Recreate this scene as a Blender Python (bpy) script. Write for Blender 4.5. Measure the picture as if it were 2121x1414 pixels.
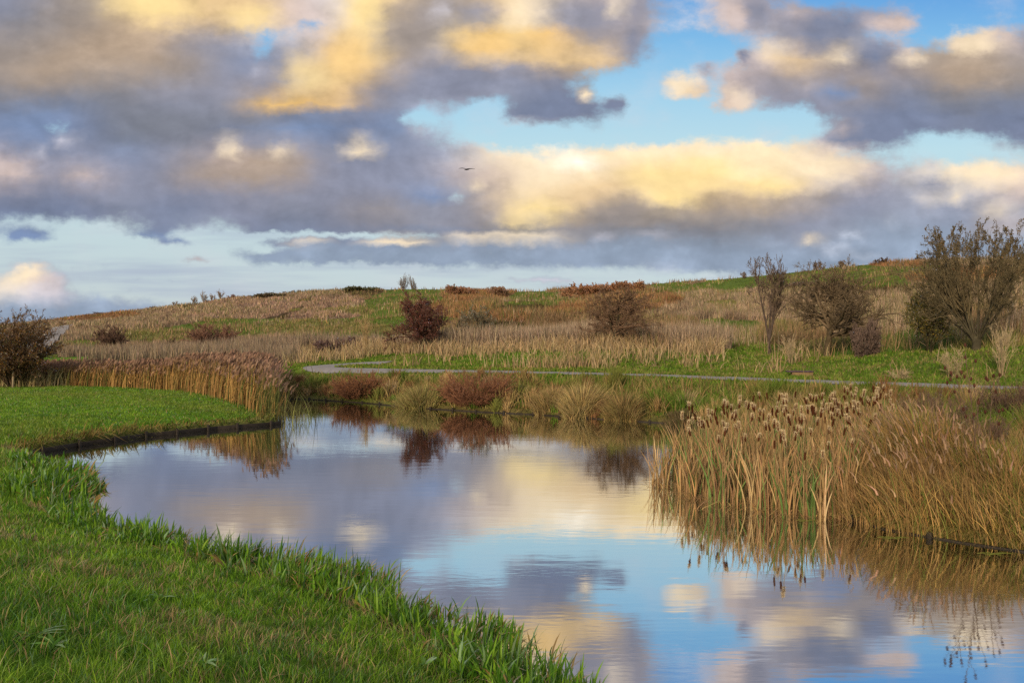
import bpy, math, random
import numpy as np
from mathutils import Vector

SC = bpy.context.scene
for o in list(bpy.data.objects):
    bpy.data.objects.remove(o)

# ------------------------------------------------------------------ camera
H = 3.2                      # eye height above the water
F = 1650.0                   # focal length in pixels of the 2121 wide photograph
CX, CY = 1060.5, 706.0
cam_d = bpy.data.cameras.new('camera')
cam_d.sensor_width = 36.0
cam_d.lens = F / 2121.0 * 36.0
cam_d.clip_start = 0.05
cam_d.clip_end = 20000
cam = bpy.data.objects.new('camera', cam_d)
cam.location = (0, 0, H)
cam.rotation_euler = (math.radians(90), 0, 0)
SC.collection.objects.link(cam)
SC.camera = cam
SC.render.resolution_x, SC.render.resolution_y = 1024, 682

SC.view_settings.view_transform = 'Standard'
SC.view_settings.look = 'None'
SC.view_settings.gamma = 1.0
SC.view_settings.exposure = 0.0
SC.view_settings.use_curve_mapping = False
SC.cycles.max_bounces = 6
SC.cycles.diffuse_bounces = 2
SC.cycles.glossy_bounces = 3
SC.cycles.transmission_bounces = 3
SC.cycles.transparent_max_bounces = 4
SC.cycles.use_denoising = False
SC.cycles.sample_clamp_indirect = 4.0

# ------------------------------------------------------------------ sun
SUN_EL, SUN_AZ = math.radians(20), math.radians(205)     # azimuth from +Y clockwise: behind the camera, to its left
sun_d = bpy.data.lights.new('sun', 'SUN')
sun_d.energy = 3.6
sun_d.angle = math.radians(12)
sun_d.color = (1.0, 0.80, 0.55)
sun = bpy.data.objects.new('sun', sun_d)
sdir = Vector((math.sin(SUN_AZ) * math.cos(SUN_EL), math.cos(SUN_AZ) * math.cos(SUN_EL), math.sin(SUN_EL)))
sun.rotation_euler = (-sdir).to_track_quat('-Z', 'Y').to_euler()
SC.collection.objects.link(sun)


def lin(c):
    c = np.asarray(c, float) / 255.0
    return np.where(c <= 0.04045, c / 12.92, ((c + 0.055) / 1.055) ** 2.4)


def smooth(a, b, x):
    t = np.clip((np.asarray(x, float) - a) / (b - a), 0, 1)
    return t * t * (3 - 2 * t)


# ------------------------------------------------------------------ sky (world)
# The cloud deck of that evening, as a chart over azimuth and elevation: letters are cloud tones, '.' clear air.
TONE = {
    'O': (232, 188, 116),     'Y': (247, 218, 152), 'y': (222, 190, 142), 't': (188, 165, 142), 'g': (163, 152, 146), 'k': (131, 135, 147),
    'm': (146, 151, 172), 'd': (125, 136, 163), 's': (128, 150, 188), 'p': (205, 184, 174), 'P': (206, 202, 210),
    'w': (244, 222, 186), 'W': (255, 245, 226), 'l': (170, 176, 192), 'f': (150, 166, 188), ',': (188, 196, 212)}
CHART = [
    "mmggYYyyypPYyggywgpm.,pm......,.",
    "mkggtyyyypPYtmgtwgmp,,pmpmmp....",
    "gggtttmm,,pYggYYYytm...,mm,..wpm",
    "ggttttgmsmyYtmtytyym...pytdpgtgg",
    "gttggggmmtYttmmmmd...,pmtmtmgtgg",
    "kkkkkmmmttytm,m,dd....pmmmgdkkkk",
    "dssdkkkkkksds,..,dd......mdddkdd",
    "sssdkkkdsssds,,..........,dd..dd",
    "pmmmsmmpttmmmmlwwWwwwwwwwp......",
    "ppmpmmttttmmmmppwwwyYYYYwwplwwwp",
    "dddmmmdmmmmmmsltwyytYytyyommllpp".replace('o', 'm'),
    "ddddkddmmkmggsmtYyggggggmmmlmmll",
    ".s...d,.dddddkmkkmkkkkkkmlfffffl",
    "........ffffffffffffffffffffffff",
    "....................,fffffffffff",
    "lll.............................",
    "fffff...........................",
    "fffff..........................."]
CHART = [(r + r[-1] * 32)[:32] for r in CHART]
# finer cloud forms: centre, radii (photo scale), tone, opacity
FORMS = [
    (325, 18, 90, 28, 'Y', .8), (520, 35, 60, 26, 'Y', .8), (640, 30, 60, 26, 'p', .5),
    (760, 20, 40, 45, 'Y', .9), (720, 120, 60, 60, 'O', .6), (625, 155, 45, 45, 'Y', .6), (600, 212, 95, 16, 'O', .9),
    (700, 205, 60, 18, 'O', .6), (835, 60, 60, 50, 'g', .8), (910, 20, 18, 20, 'P', .6), (1080, 25, 28, 30, 'w', .8),
    (1200, 40, 90, 45, 'm', .75), (1275, 15, 18, 25, 'w', .7), (990, 30, 45, 25, 'm', .7),
    (1010, 85, 80, 20, 'O', .9), (1130, 80, 60, 22, 'O', .8), (1200, 115, 90, 18, 'y', .8), (1090, 110, 150, 14, 'y', .7),
    (1315, 85, 16, 35, 'm', .8), (1330, 25, 50, 22, 'm', .5), (570, 165, 50, 16, 'm', .6), (535, 150, 22, 6, 'P', .7),
    (545, 85, 22, 30, '.', .6), (640, 45, 30, 10, '.', .5),
    (960, 165, 140, 38, 'm', .8), (1020, 150, 120, 20, 'd', .4), (880, 190, 140, 20, 'm', .8), (1150, 225, 110, 26, 'd', .9), (1215, 185, 12, 14, 'd', .9),
    (1280, 218, 26, 20, 'd', .9), (1222, 192, 17, 16, 'w', 1), (1090, 240, 50, 18, 'd', .9), (1340, 165, 40, 30, '.', .9),
    (1410, 178, 44, 30, 'w', .95), (1440, 195, 25, 14, 'y', .6), (1462, 143, 20, 8, 'm', .7),
    (1535, 30, 26, 24, 'p', .8), (1575, 28, 26, 24, 'm', .9), (1660, 55, 45, 26, 'm', .8), (1730, 50, 65, 26, 'd', .8), (1665, 35, 18, 12, 'p', .8),
    (1840, 45, 60, 13, 'p', .85), (1690, 80, 26, 22, 'd', .8), (1520, 208, 36, 24, 'w', .75), (1510, 215, 30, 20, 'p', .6),
    (1545, 118, 18, 16, 'd', .95), (1600, 108, 45, 14, 'w', .8), (1640, 130, 60, 14, 'y', .7), (1740, 112, 40, 16, 'w', .7), (1820, 116, 44, 28, 'd', 1),
    (1890, 122, 40, 8, 'w', .6), (2020, 88, 44, 14, 'w', .8), (2000, 150, 110, 30, 't', .6), (1740, 190, 40, 18, 's', .9), (1750, 260, 30, 14, 'p', .6),
    (1775, 285, 90, 16, 'd', .9), (1900, 250, 150, 28, 'd', .8), (2080, 245, 80, 28, 'd', .8), (1790, 252, 16, 9, '.', .9),
    (1560, 245, 60, 16, '.', .9), (1640, 250, 70, 18, '.', .9), (1500, 280, 120, 18, '.', 1), (1980, 298, 130, 12, '.', .9),
    (475, 303, 26, 16, 'w', .9), (580, 305, 22, 12, 'w', .7), (740, 305, 42, 20, 'w', .9), (140, 290, 22, 9, 'P', .7), (84, 318, 16, 12, 'P', .6),
    (640, 255, 80, 18, 's', .7), (700, 285, 40, 22, 'd', .7), (120, 265, 26, 10, '.', .6), (870, 235, 40, 12, '.', .9), (1000, 240, 40, 25, '.', 1),
    (1150, 290, 220, 18, '.', .9), (870, 300, 60, 20, 'm', .7), (865, 255, 22, 10, 'p', .7), (30, 350, 40, 22, 'p', .6), (170, 355, 36, 14, 'p', .5),
    (1200, 332, 45, 12, 'W', 1), (1350, 308, 120, 14, 'w', .7), (1490, 302, 110, 16, 'w', .9), (1450, 360, 150, 30, 'Y', .8), (1330, 370, 60, 24, 'Y', .5), (1390, 412, 55, 14, 'Y', 1),
    (1240, 395, 60, 16, 'y', .8), (1120, 440, 70, 20, 'Y', .75), (1060, 455, 40, 16, 'Y', .6), (1280, 425, 70, 20, 'g', .8), (1600, 380, 60, 18, 'Y', .7), (1650, 415, 80, 18, 'g', .7),
    (1400, 450, 200, 16, 'g', .8), (1480, 470, 120, 14, 'k', .5), (1560, 345, 60, 24, 'w', .7), (1700, 345, 100, 22, 'w', .7), (2050, 360, 70, 22, 'w', .8), (1930, 345, 26, 14, ',', .7),
    (1920, 418, 26, 10, 'w', .8), (1975, 405, 22, 9, 'w', .7), (2060, 425, 40, 12, 'w', .6), (2080, 470, 80, 20, 'p', .5), (1930, 385, 30, 16, 'm', .8),
    (950, 400, 14, 12, '.', .8), (895, 410, 28, 14, 's', .6), (985, 385, 18, 10, 'w', .6), (900, 445, 120, 20, 'g', .5),
    (100, 440, 180, 22, 'd', .6), (100, 465, 180, 8, '.', .7), (40, 487, 26, 8, 's', .9), (75, 490, 20, 10, 's', .9), (105, 495, 26, 6, 's', .8),
    (330, 485, 70, 10, 's', .8), (365, 497, 40, 8, 's', .9), (470, 490, 130, 11, '.', 1), (700, 486, 210, 8, '.', .95), (220, 500, 90, 12, '.', 1),
    (560, 515, 60, 10, '.', .9), (640, 505, 60, 6, 'w', .8), (820, 497, 75, 9, 'w', .9), (960, 493, 45, 6, 'w', .9), (1060, 492, 130, 9, 'w', .8),
    (1250, 492, 26, 6, 'P', .8), (700, 528, 180, 16, 'f', .95), (960, 535, 220, 18, 'f', .95), (1300, 525, 220, 26, 'f', .95), (1350, 490, 40, 6, 'P', .4),
    (1680, 494, 22, 9, 'w', .8), (1755, 488, 22, 10, ',', .9), (1730, 516, 30, 8, ',', .7), (1840, 466, 20, 8, ',', .6), (1600, 545, 200, 10, 'f', .8),
    (1200, 560, 120, 5, 'f', .7), (700, 566, 520, 13, '.', 1), (1130, 578, 90, 6, 'P', .7), (980, 572, 70, 5, 'p', .4), (1500, 574, 160, 8, '.', .9), (1330, 570, 120, 5, 'P', .5), (620, 588, 120, 5, 'P', .35), (300, 575, 160, 5, 'l', .35), (250, 535, 120, 5, 'P', .3), (1780, 530, 60, 6, ',', .5),
    (410, 535, 42, 9, 'p', .7), (150, 555, 180, 12, 'f', .3), (55, 562, 42, 22, 'w', .95), (20, 590, 50, 30, 'w', .8), (90, 590, 50, 26, 'p', .7), (75, 605, 70, 20, 'P', .6),
    (80, 640, 220, 22, 'f', .95), (260, 650, 160, 16, 'f', .6), (260, 612, 40, 8, 'p', .5), (390, 614, 26, 8, 'p', .6), (2070, 500, 60, 10, 'f', .6)]

CELLX, CELLY = 23.0, 13.0
GX = np.arange(-23, 2150, CELLX)[:96]
GY = np.concatenate([np.arange(-24, 450, 24.0), np.arange(461, 612, CELLY), [640.0, 685.0]])


def cloud_chart():
    xs, ys = np.meshgrid(GX, GY)
    ci = np.clip((xs + 25) / 70.0, 0, 30.999)
    ri = np.clip(ys / 40.0, 0, len(CHART) - 1.001)
    tone = np.zeros((len(CHART), 32, 3)); al = np.zeros((len(CHART), 32))
    for r, row in enumerate(CHART):
        for c, ch in enumerate(row):
            if ch == '.':
                continue
            tone[r, c] = lin(TONE[ch]); al[r, c] = .5 if ch == ',' else 1.0
    wx = np.exp(-.5 * ((ci[0][:, None] - np.arange(32)[None]) / .60) ** 2)
    wy = np.exp(-.5 * ((ri[:, 0][:, None] - np.arange(len(CHART))[None]) / .60) ** 2)
    wx /= wx.sum(1)[:, None]; wy /= wy.sum(1)[:, None]
    A = wy @ al @ wx.T
    T = np.stack([wy @ (tone[..., k] * al) @ wx.T for k in range(3)], -1)
    W2x = np.exp(-.5 * ((ci[0][:, None] - np.arange(32)[None]) / 2.0) ** 2); W2y = np.exp(-.5 * ((ri[:, 0][:, None] - np.arange(len(CHART))[None]) / 2.0) ** 2)
    A2 = W2y @ al @ W2x.T; T2 = np.stack([W2y @ (tone[..., k] * al) @ W2x.T for k in range(3)], -1)
    T = (T + T2 * .002) / (A + A2 * .002)[..., None]
    for (px, py, rx, ry, ch, op) in FORMS:
        d = np.sqrt(((xs - px) / (rx * 1.15)) ** 2 + ((ys - py) / (ry * 1.25)) ** 2)
        m = (1 - smooth(.2, 1.3, d)) * op * (1.0 if ch in '.WO' else .85 if ch in 'Yy' else .95)
        if ch == '.':
            A *= (1 - m)
        else:
            T = T * (1 - m[..., None]) + lin(TONE[ch]) * m[..., None]
            A = A + (1 - A) * m
    return T, np.clip(A, 0, 1)


def build_world():
    w = bpy.data.worlds.new('World')
    SC.world = w
    w.use_nodes = True
    nt = w.node_tree
    nt.nodes.clear()
    N, L = nt.nodes, nt.links

    def m(op, a, b=None, c=None, clamp=False):
        n = N.new('ShaderNodeMath'); n.operation = op; n.use_clamp = clamp
        for i, v in enumerate((a, b, c)):
            if v is None:
                continue
            if isinstance(v, (int, float)):
                n.inputs[i].default_value = v
            else:
                L.new(v, n.inputs[i])
        return n.outputs[0]

    def mixc(f, a, b, mode='MIX'):
        n = N.new('ShaderNodeMix'); n.data_type = 'RGBA'; n.blend_type = mode
        for sock, v in ((n.inputs[0], f), (n.inputs[6], a), (n.inputs[7], b)):
            if isinstance(v, (int, float)):
                sock.default_value = v
            elif isinstance(v, (tuple, list, np.ndarray)):
                sock.default_value = (float(v[0]), float(v[1]), float(v[2]), 1)
            else:
                L.new(v, sock)
        return n.outputs[2]

    def ss(x, a, b):
        n = N.new('ShaderNodeMapRange'); n.interpolation_type = 'SMOOTHSTEP'
        L.new(x, n.inputs[0]); n.inputs[1].default_value = a; n.inputs[2].default_value = b
        return n.outputs[0]
    tc = N.new('ShaderNodeTexCoord')
    sep = N.new('ShaderNodeSeparateXYZ'); L.new(tc.outputs['Generated'], sep.inputs[0])
    X, Y, Z = sep.outputs
    az = m('ARCTAN2', X, Y)
    hyp = m('SQRT', m('ADD', m('MULTIPLY', X, X), m('MULTIPLY', Y, Y)))
    tel = m('DIVIDE', Z, m('MAXIMUM', hyp, 1e-4))
    W = math.radians(33.2)
    azp = m('SUBTRACT', m('PINGPONG', m('ADD', az, W), 2 * W), W)      # the same cloud bands carry on all round
    u = m('TANGENT', azp)
    v = m('DIVIDE', tel, m('COSINE', azp))
    # turbulence
    comb = N.new('ShaderNodeCombineXYZ'); L.new(u, comb.inputs[0]); L.new(m('MULTIPLY', v, 1.4), comb.inputs[1])

    def noise(scale, detail, off, rough=.55):
        mp = N.new('ShaderNodeVectorMath'); mp.operation = 'ADD'
        L.new(comb.outputs[0], mp.inputs[0]); mp.inputs[1].default_value = (off, off * 1.7, off * .6)
        n = N.new('ShaderNodeTexNoise'); n.noise_dimensions = '3D'
        L.new(mp.outputs[0], n.inputs['Vector']); n.inputs['Scale'].default_value = scale
        n.inputs['Detail'].default_value = detail; n.inputs['Roughness'].default_value = rough
        return m('SUBTRACT', n.outputs['Fac'], .5)
    wx = m('ADD', m('MULTIPLY', noise(11, 2, 3.1), 34), m('MULTIPLY', noise(34, 7, 7.7, .62), 46))
    wy = m('ADD', m('MULTIPLY', noise(12, 2, 9.3), 24), m('MULTIPLY', noise(36, 7, 1.9, .62), 34))
    px = m('ADD', m('ADD', m('MULTIPLY', u, F), CX), wx)
    py = m('ADD', m('SUBTRACT', CY, m('MULTIPLY', v, F)), wy)
    T, A = cloud_chart()
    span = CELLX * 31
    third = [m('DIVIDE', m('SUBTRACT', px, float(GX[0] + k * span)), span) for k in range(3)]
    col, alp = None, None
    # each line of the chart is a small node group of three 32-station ramps
    def line_group(r):
        g = bpy.data.node_groups.new('cloud_line', 'ShaderNodeTree')
        for nm in ('p0', 'p1', 'p2'):
            g.interface.new_socket(nm, in_out='INPUT', socket_type='NodeSocketFloat')
        g.interface.new_socket('tone', in_out='OUTPUT', socket_type='NodeSocketColor')
        g.interface.new_socket('cover', in_out='OUTPUT', socket_type='NodeSocketFloat')
        ramps = []
        for k in range(3):
            n = g.nodes.new('ShaderNodeValToRGB'); cr = n.color_ramp
            idx = [min(k * 31 + i, len(GX) - 1) for i in range(32)]
            for i in range(30):
                cr.elements.new((i + 1) / 31.0)
            for i in range(32):
                c = T[r, idx[i]]
                cr.elements[i].color = (float(c[0]), float(c[1]), float(c[2]), float(A[r, idx[i]]))
            ramps.append(n)
        gi = g.nodes.new('NodeGroupInput'); go = g.nodes.new('NodeGroupOutput')
        lk = g.links
        prevc = preva = None
        for k, n in enumerate(ramps):
            lk.new(gi.outputs[k], n.inputs[0])
            if k == 0:
                prevc, preva = n.outputs[0], n.outputs[1]
                continue
            gt = g.nodes.new('ShaderNodeMath'); gt.operation = 'GREATER_THAN'; gt.inputs[1].default_value = 0; lk.new(gi.outputs[k], gt.inputs[0])
            mc = g.nodes.new('ShaderNodeMix'); mc.data_type = 'RGBA'
            lk.new(gt.outputs[0], mc.inputs[0]); lk.new(prevc, mc.inputs[6]); lk.new(n.outputs[0], mc.inputs[7])
            ma = g.nodes.new('ShaderNodeMix')
            lk.new(gt.outputs[0], ma.inputs[0]); lk.new(preva, ma.inputs[2]); lk.new(n.outputs[1], ma.inputs[3])
            prevc, preva = mc.outputs[2], ma.outputs[0]
        lk.new(prevc, go.inputs[0]); lk.new(preva, go.inputs[1])
        return g
    groups = [line_group(r) for r in range(len(GY))]
    for r in range(len(GY)):
        n = N.new('ShaderNodeGroup'); n.node_tree = groups[r]
        for k in range(3):
            L.new(third[k], n.inputs[k])
        c, a = n.outputs[0], n.outputs[1]
        if col is None:
            col, alp = c, a
        else:
            f = m('DIVIDE', m('SUBTRACT', py, float(GY[r - 1])), float(GY[r] - GY[r - 1]), clamp=True)
            col = mixc(f, col, c)
            fm = N.new('ShaderNodeMix'); L.new(f, fm.inputs[0]); L.new(alp, fm.inputs[2]); L.new(a, fm.inputs[3])
            alp = fm.outputs[0]
    # clear air: physical sky blended with the evening gradient
    sky = N.new('ShaderNodeTexSky'); sky.sky_type = 'NISHITA'; sky.sun_disc = False
    sky.sun_elevation = SUN_EL; sky.sun_rotation = SUN_AZ; sky.air_density = 1.0; sky.dust_density = 1.5
    ramp = N.new('ShaderNodeValToRGB'); cr = ramp.color_ramp
    stops = [(0, (186, 200, 210)), (.05, (199, 212, 216)), (.15, (198, 220, 225)), (.24, (192, 226, 236)), (.31, (166, 214, 240)), (.38, (128, 190, 236)), (.45, (92, 160, 228)), (1, (70, 130, 205))]
    while len(cr.elements) < len(stops):
        cr.elements.new(.5)
    for i, (p, c) in enumerate(stops):
        cr.elements[i].position = p
    for i, (p, c) in enumerate(stops):
        k = lin(c); cr.elements[i].color = (k[0], k[1], k[2], 1)
    L.new(v, ramp.inputs[0])
    nsk = mixc(1.0, sky.outputs[0], (.11, .11, .11), 'MULTIPLY')
    clear = mixc(.10, ramp.outputs[0], nsk)
    wisp = m('ADD', .5, m('MULTIPLY', noise(9, 6, 12.0, .6), 1.6), clamp=True)
    clear = mixc(m('MULTIPLY', ss(wisp, .45, 1.0), .35), clear, lin((214, 214, 222)))
    cs = N.new('ShaderNodeCombineXYZ'); L.new(m('MULTIPLY', u, 2.2), cs.inputs[0]); L.new(m('MULTIPLY', v, 26.0), cs.inputs[1])
    ns = N.new('ShaderNodeTexNoise'); ns.inputs['Scale'].default_value = 1.6; ns.inputs['Detail'].default_value = 5; L.new(cs.outputs[0], ns.inputs['Vector'])
    low = m('SUBTRACT', 1.0, ss(v, .10, .20))
    clear = mixc(m('MULTIPLY', m('MULTIPLY', ss(ns.outputs['Fac'], .42, .72), low), .75), clear, lin((170, 182, 202)))
    # cloud body: edges broken by turbulence, soft relief inside
    n1 = noise(30, 7, 21.0, .62)
    n2 = noise(14, 6, 31.0, .58)
    aa = ss(m('ADD', alp, m('MULTIPLY', n1, .95)), .20, .84)
    relief = m('ADD', 1.0, m('ADD', m('MULTIPLY', n2, .30), m('MULTIPLY', n1, .22)))
    def puff(scale, off, k):
        res = []
        for dx, dy in ((0, 0), (.009, .011)):
            mp = N.new('ShaderNodeVectorMath'); mp.operation = 'ADD'
            L.new(comb.outputs[0], mp.inputs[0]); mp.inputs[1].default_value = (off + dx, off * 1.3 + dy, off * .4)
            n = N.new('ShaderNodeTexNoise'); L.new(mp.outputs[0], n.inputs['Vector'])
            n.inputs['Scale'].default_value = scale; n.inputs['Detail'].default_value = 5; n.inputs['Roughness'].default_value = .5
            n.inputs['Distortion'].default_value = .4
            res.append(n.outputs['Fac'])
        return m('MULTIPLY', m('SUBTRACT', res[0], res[1]), k)
    lit = m('ADD', puff(8, 41.0, .72), puff(20, 53.0, .32))
    relief = m('ADD', relief, lit)
    bw = N.new('ShaderNodeRGBToBW'); L.new(col, bw.inputs[0])
    n3 = noise(26, 6, 63.0, .55)
    crisp = ss(m('ADD', bw.outputs[0], m('ADD', m('MULTIPLY', n3, .55), m('MULTIPLY', n2, .25))), .33, .60)
    relief = m('ADD', relief, m('MULTIPLY', m('SUBTRACT', crisp, .28), .24))
    cc = N.new('ShaderNodeVectorMath'); cc.operation = 'SCALE'; L.new(col, cc.inputs[0]); L.new(relief, cc.inputs[3])
    front = mixc(aa, clear, cc.outputs[0])
    over = mixc(ss(v, .52, .95), front, (.62, .66, .74))
    hor = mixc(ss(Z, -.02, .0), (.10, .12, .08), over)
    bg = N.new('ShaderNodeBackground'); L.new(hor, bg.inputs[0]); bg.inputs[1].default_value = 1.0
    out = N.new('ShaderNodeOutputWorld'); L.new(bg.outputs[0], out.inputs[0])
    w.cycles.sampling_method = 'MANUAL'
    w.cycles.sample_map_resolution = 512


build_world()


# ------------------------------------------------------------------ noise + helpers
def _hash(ix, iy, seed):
    h = (ix.astype(np.int64) * 374761393 + iy.astype(np.int64) * 668265263 + seed * 1442695041) & 0xffffffff
    h = ((h ^ (h >> 13)) * 1274126177) & 0xffffffff
    h = (h ^ (h >> 16)) & 0xffffffff
    return h / 4294967295.0


def vnoise(x, y, s, seed=0):
    x = np.asarray(x, float) / s; y = np.asarray(y, float) / s
    ix, iy = np.floor(x), np.floor(y)
    fx, fy = x - ix, y - iy
    fx, fy = fx * fx * (3 - 2 * fx), fy * fy * (3 - 2 * fy)
    a, b = _hash(ix, iy, seed), _hash(ix + 1, iy, seed)
    c, d = _hash(ix, iy + 1, seed), _hash(ix + 1, iy + 1, seed)
    return (a * (1 - fx) + b * fx) * (1 - fy) + (c * (1 - fx) + d * fx) * fy


def fbm(x, y, s, seed=0, o=4):
    r, a, t = 0, 1.0, 0
    for k in range(o):
        r = r + a * vnoise(x, y, s / 2 ** k, seed + k * 17); t += a; a *= .5
    return r / t - .5


rng = np.random.default_rng(7)


def mesh_from(name, V, T, mat, col=None, parent=None, smoothed=False, loc=None):
    """one mesh object from vertex, triangle and (optional) per-vertex colour arrays"""
    V = np.ascontiguousarray(V, np.float32); T = np.ascontiguousarray(T, np.int32)
    me = bpy.data.meshes.new(name)
    me.vertices.add(len(V)); me.vertices.foreach_set('co', V.ravel())
    k = T.shape[1]
    me.loops.add(T.size); me.loops.foreach_set('vertex_index', T.ravel())
    me.polygons.add(len(T)); me.polygons.foreach_set('loop_start', np.arange(0, T.size, k, dtype=np.int32))
    me.polygons.foreach_set('loop_total', np.full(len(T), k, np.int32))
    if smoothed:
        me.polygons.foreach_set('use_smooth', np.ones(len(T), bool))
    if col is not None:
        at = me.color_attributes.new('tint', 'FLOAT_COLOR', 'POINT')
        c = np.ones((len(V), 4), np.float32); c[:, :3] = col
        at.data.foreach_set('color', c.ravel())
    me.update(calc_edges=True)
    if mat is not None:
        me.materials.append(mat)
    o = bpy.data.objects.new(name, me)
    SC.collection.objects.link(o)
    if parent is not None:
        o.parent = parent
    if loc is not None:
        o.location = loc
    return o


def tag(o, label=None, cat=None, group=None, kind=None):
    if label: o['label'] = label
    if cat: o['category'] = cat
    if group: o['group'] = group
    if kind: o['kind'] = kind
    return o


def root(name, loc, label, cat, group=None, rz=0):
    o = bpy.data.objects.new(name, None)
    o.empty_display_size = .2
    o.location = loc; o.rotation_euler = (0, 0, rz)
    SC.collection.objects.link(o)
    return tag(o, label, cat, group)


# ------------------------------------------------------------------ materials
def plant_mat(name, trans=.3, gloss=0.0, vary=.25, rough=.45):
    m = bpy.data.materials.new(name); m.use_nodes = True
    nt = m.node_tree; nt.nodes.clear(); N, L = nt.nodes, nt.links
    at = N.new('ShaderNodeAttribute'); at.attribute_name = 'tint'
    tc = N.new('ShaderNodeTexCoord')
    no = N.new('ShaderNodeTexNoise'); no.inputs['Scale'].default_value = 3.0; no.inputs['Detail'].default_value = 3
    L.new(tc.outputs['Object'], no.inputs['Vector'])
    mr = N.new('ShaderNodeMapRange'); mr.inputs[1].default_value = .3; mr.inputs[2].default_value = .7
    mr.inputs[3].default_value = 1 - vary; mr.inputs[4].default_value = 1 + vary
    L.new(no.outputs[0], mr.inputs[0])
    sc = N.new('ShaderNodeVectorMath'); sc.operation = 'SCALE'
    L.new(at.outputs['Color'], sc.inputs[0]); L.new(mr.outputs[0], sc.inputs[3])
    d = N.new('ShaderNodeBsdfDiffuse'); L.new(sc.outputs[0], d.inputs[0])
    t = N.new('ShaderNodeBsdfTranslucent'); L.new(sc.outputs[0], t.inputs[0])
    mx = N.new('ShaderNodeMixShader'); mx.inputs[0].default_value = trans
    L.new(d.outputs[0], mx.inputs[1]); L.new(t.outputs[0], mx.inputs[2])
    res = mx.outputs[0]
    if gloss > 0:
        g = N.new('ShaderNodeBsdfGlossy'); g.inputs['Roughness'].default_value = rough
        g.inputs['Color'].default_value = (.9, .9, .9, 1)
        fr = N.new('ShaderNodeFresnel'); fr.inputs[0].default_value = 1.45
        fm = N.new('ShaderNodeMath'); fm.operation = 'MULTIPLY'; fm.inputs[1].default_value = gloss
        L.new(fr.outputs[0], fm.inputs[0])
        m2 = N.new('ShaderNodeMixShader'); L.new(fm.outputs[0], m2.inputs[0]); L.new(res, m2.inputs[1]); L.new(g.outputs[0], m2.inputs[2])
        res = m2.outputs[0]
    o = N.new('ShaderNodeOutputMaterial'); L.new(res, o.inputs[0])
    return m


def solid_mat(name, c1, c2, scale=8.0, rough=.85, stretch=(1, 1, 1), bump=.3, spec=.2):
    m = bpy.data.materials.new(name); m.use_nodes = True
    nt = m.node_tree; N, L = nt.nodes, nt.links
    b = N['Principled BSDF']; b.inputs['Roughness'].default_value = rough
    b.inputs['Specular IOR Level'].default_value = spec
    tc = N.new('ShaderNodeTexCoord'); mp = N.new('ShaderNodeMapping'); mp.inputs['Scale'].default_value = stretch
    L.new(tc.outputs['Object'], mp.inputs[0])
    no = N.new('ShaderNodeTexNoise'); no.inputs['Scale'].default_value = scale; no.inputs['Detail'].default_value = 6
    no.inputs['Roughness'].default_value = .65
    L.new(mp.outputs[0], no.inputs['Vector'])
    cr = N.new('ShaderNodeValToRGB'); cr.color_ramp.elements[0].position = .3; cr.color_ramp.elements[1].position = .7
    cr.color_ramp.elements[0].color = (*c1, 1); cr.color_ramp.elements[1].color = (*c2, 1)
    L.new(no.outputs[0], cr.inputs[0]); L.new(cr.outputs[0], b.inputs['Base Color'])
    bp = N.new('ShaderNodeBump'); bp.inputs['Strength'].default_value = bump; bp.inputs['Distance'].default_value = .02
    L.new(no.outputs[0], bp.inputs['Height']); L.new(bp.outputs[0], b.inputs['Normal'])
    return m


M_GRASS = plant_mat('lawn_blades', .4, .08)
M_IRIS = plant_mat('iris_leaves', .4, .2, .15, .4)
M_DRY = plant_mat('dry_stems', .2)
M_BARK = plant_mat('bark', 0.0, 0, .3)
M_LEAF = plant_mat('tree_leaves', .35, .3)
M_FLUFF = plant_mat('seed_fluff', .4, 0, .1)
M_WOOD = solid_mat('wet_timber', (.010, .008, .006), (.04, .03, .022), 6, .7, (1, 1, 6))
M_PALEWOOD = solid_mat('weathered_wood', (.26, .20, .13), (.42, .34, .23), 14, .8, (1, 1, .2))
M_PATH = solid_mat('path_surface', (.17, .155, .15), (.29, .265, .25), 2.5, .9, (1, 1, 1), .15)

# ------------------------------------------------------------------ terrain
LEFT = [(30, -40), (18, -18), (10, -6), (5.4, -.5), (3.0, 3.2), (1.7, 5.0), (1.1, 5.9), (.5, 6.8), (-.25, 7.9), (-.9, 8.8), (-2.1, 10.0), (-4.1, 11.4), (-5.8, 12.6),
        (-7.7, 14.2), (-8.9, 15.6), (-9.7, 17.3), (-10.4, 18.8), (-11.6, 20.3), (-13.0, 21.8), (-13.7, 22.6), (-13.2, 24.4), (-12.3, 26.7),
        (-10.7, 28.9), (-9.1, 30.5), (-9.3, 31.5), (-10.2, 35), (-11.6, 40), (-13.0, 44.6)]
FARB = [(-13.0, 44.6), (-11.2, 44), (-7.8, 41.6), (-4.35, 38.2), (-1.3, 36.1), (.84, 35), (3.77, 32.8), (6.04, 31.2), (7.0, 30.2), (8.2, 28.9), (9.6, 26.5),
        (9.6, 23), (8.6, 19), (7.1, 16.6), (6.1, 14.6), (6.4, 13.6), (7.2, 12.7), (7.9, 12.1), (10, 10.6), (14, 8), (24, 0), (45, -25), (55, -40)]
WPOLY = np.array(LEFT + FARB[1:])
SEG_A = WPOLY; SEG_B = np.roll(WPOLY, -1, axis=0)
NLEFT = len(LEFT) - 1                    # segments of the near/left bank


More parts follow.
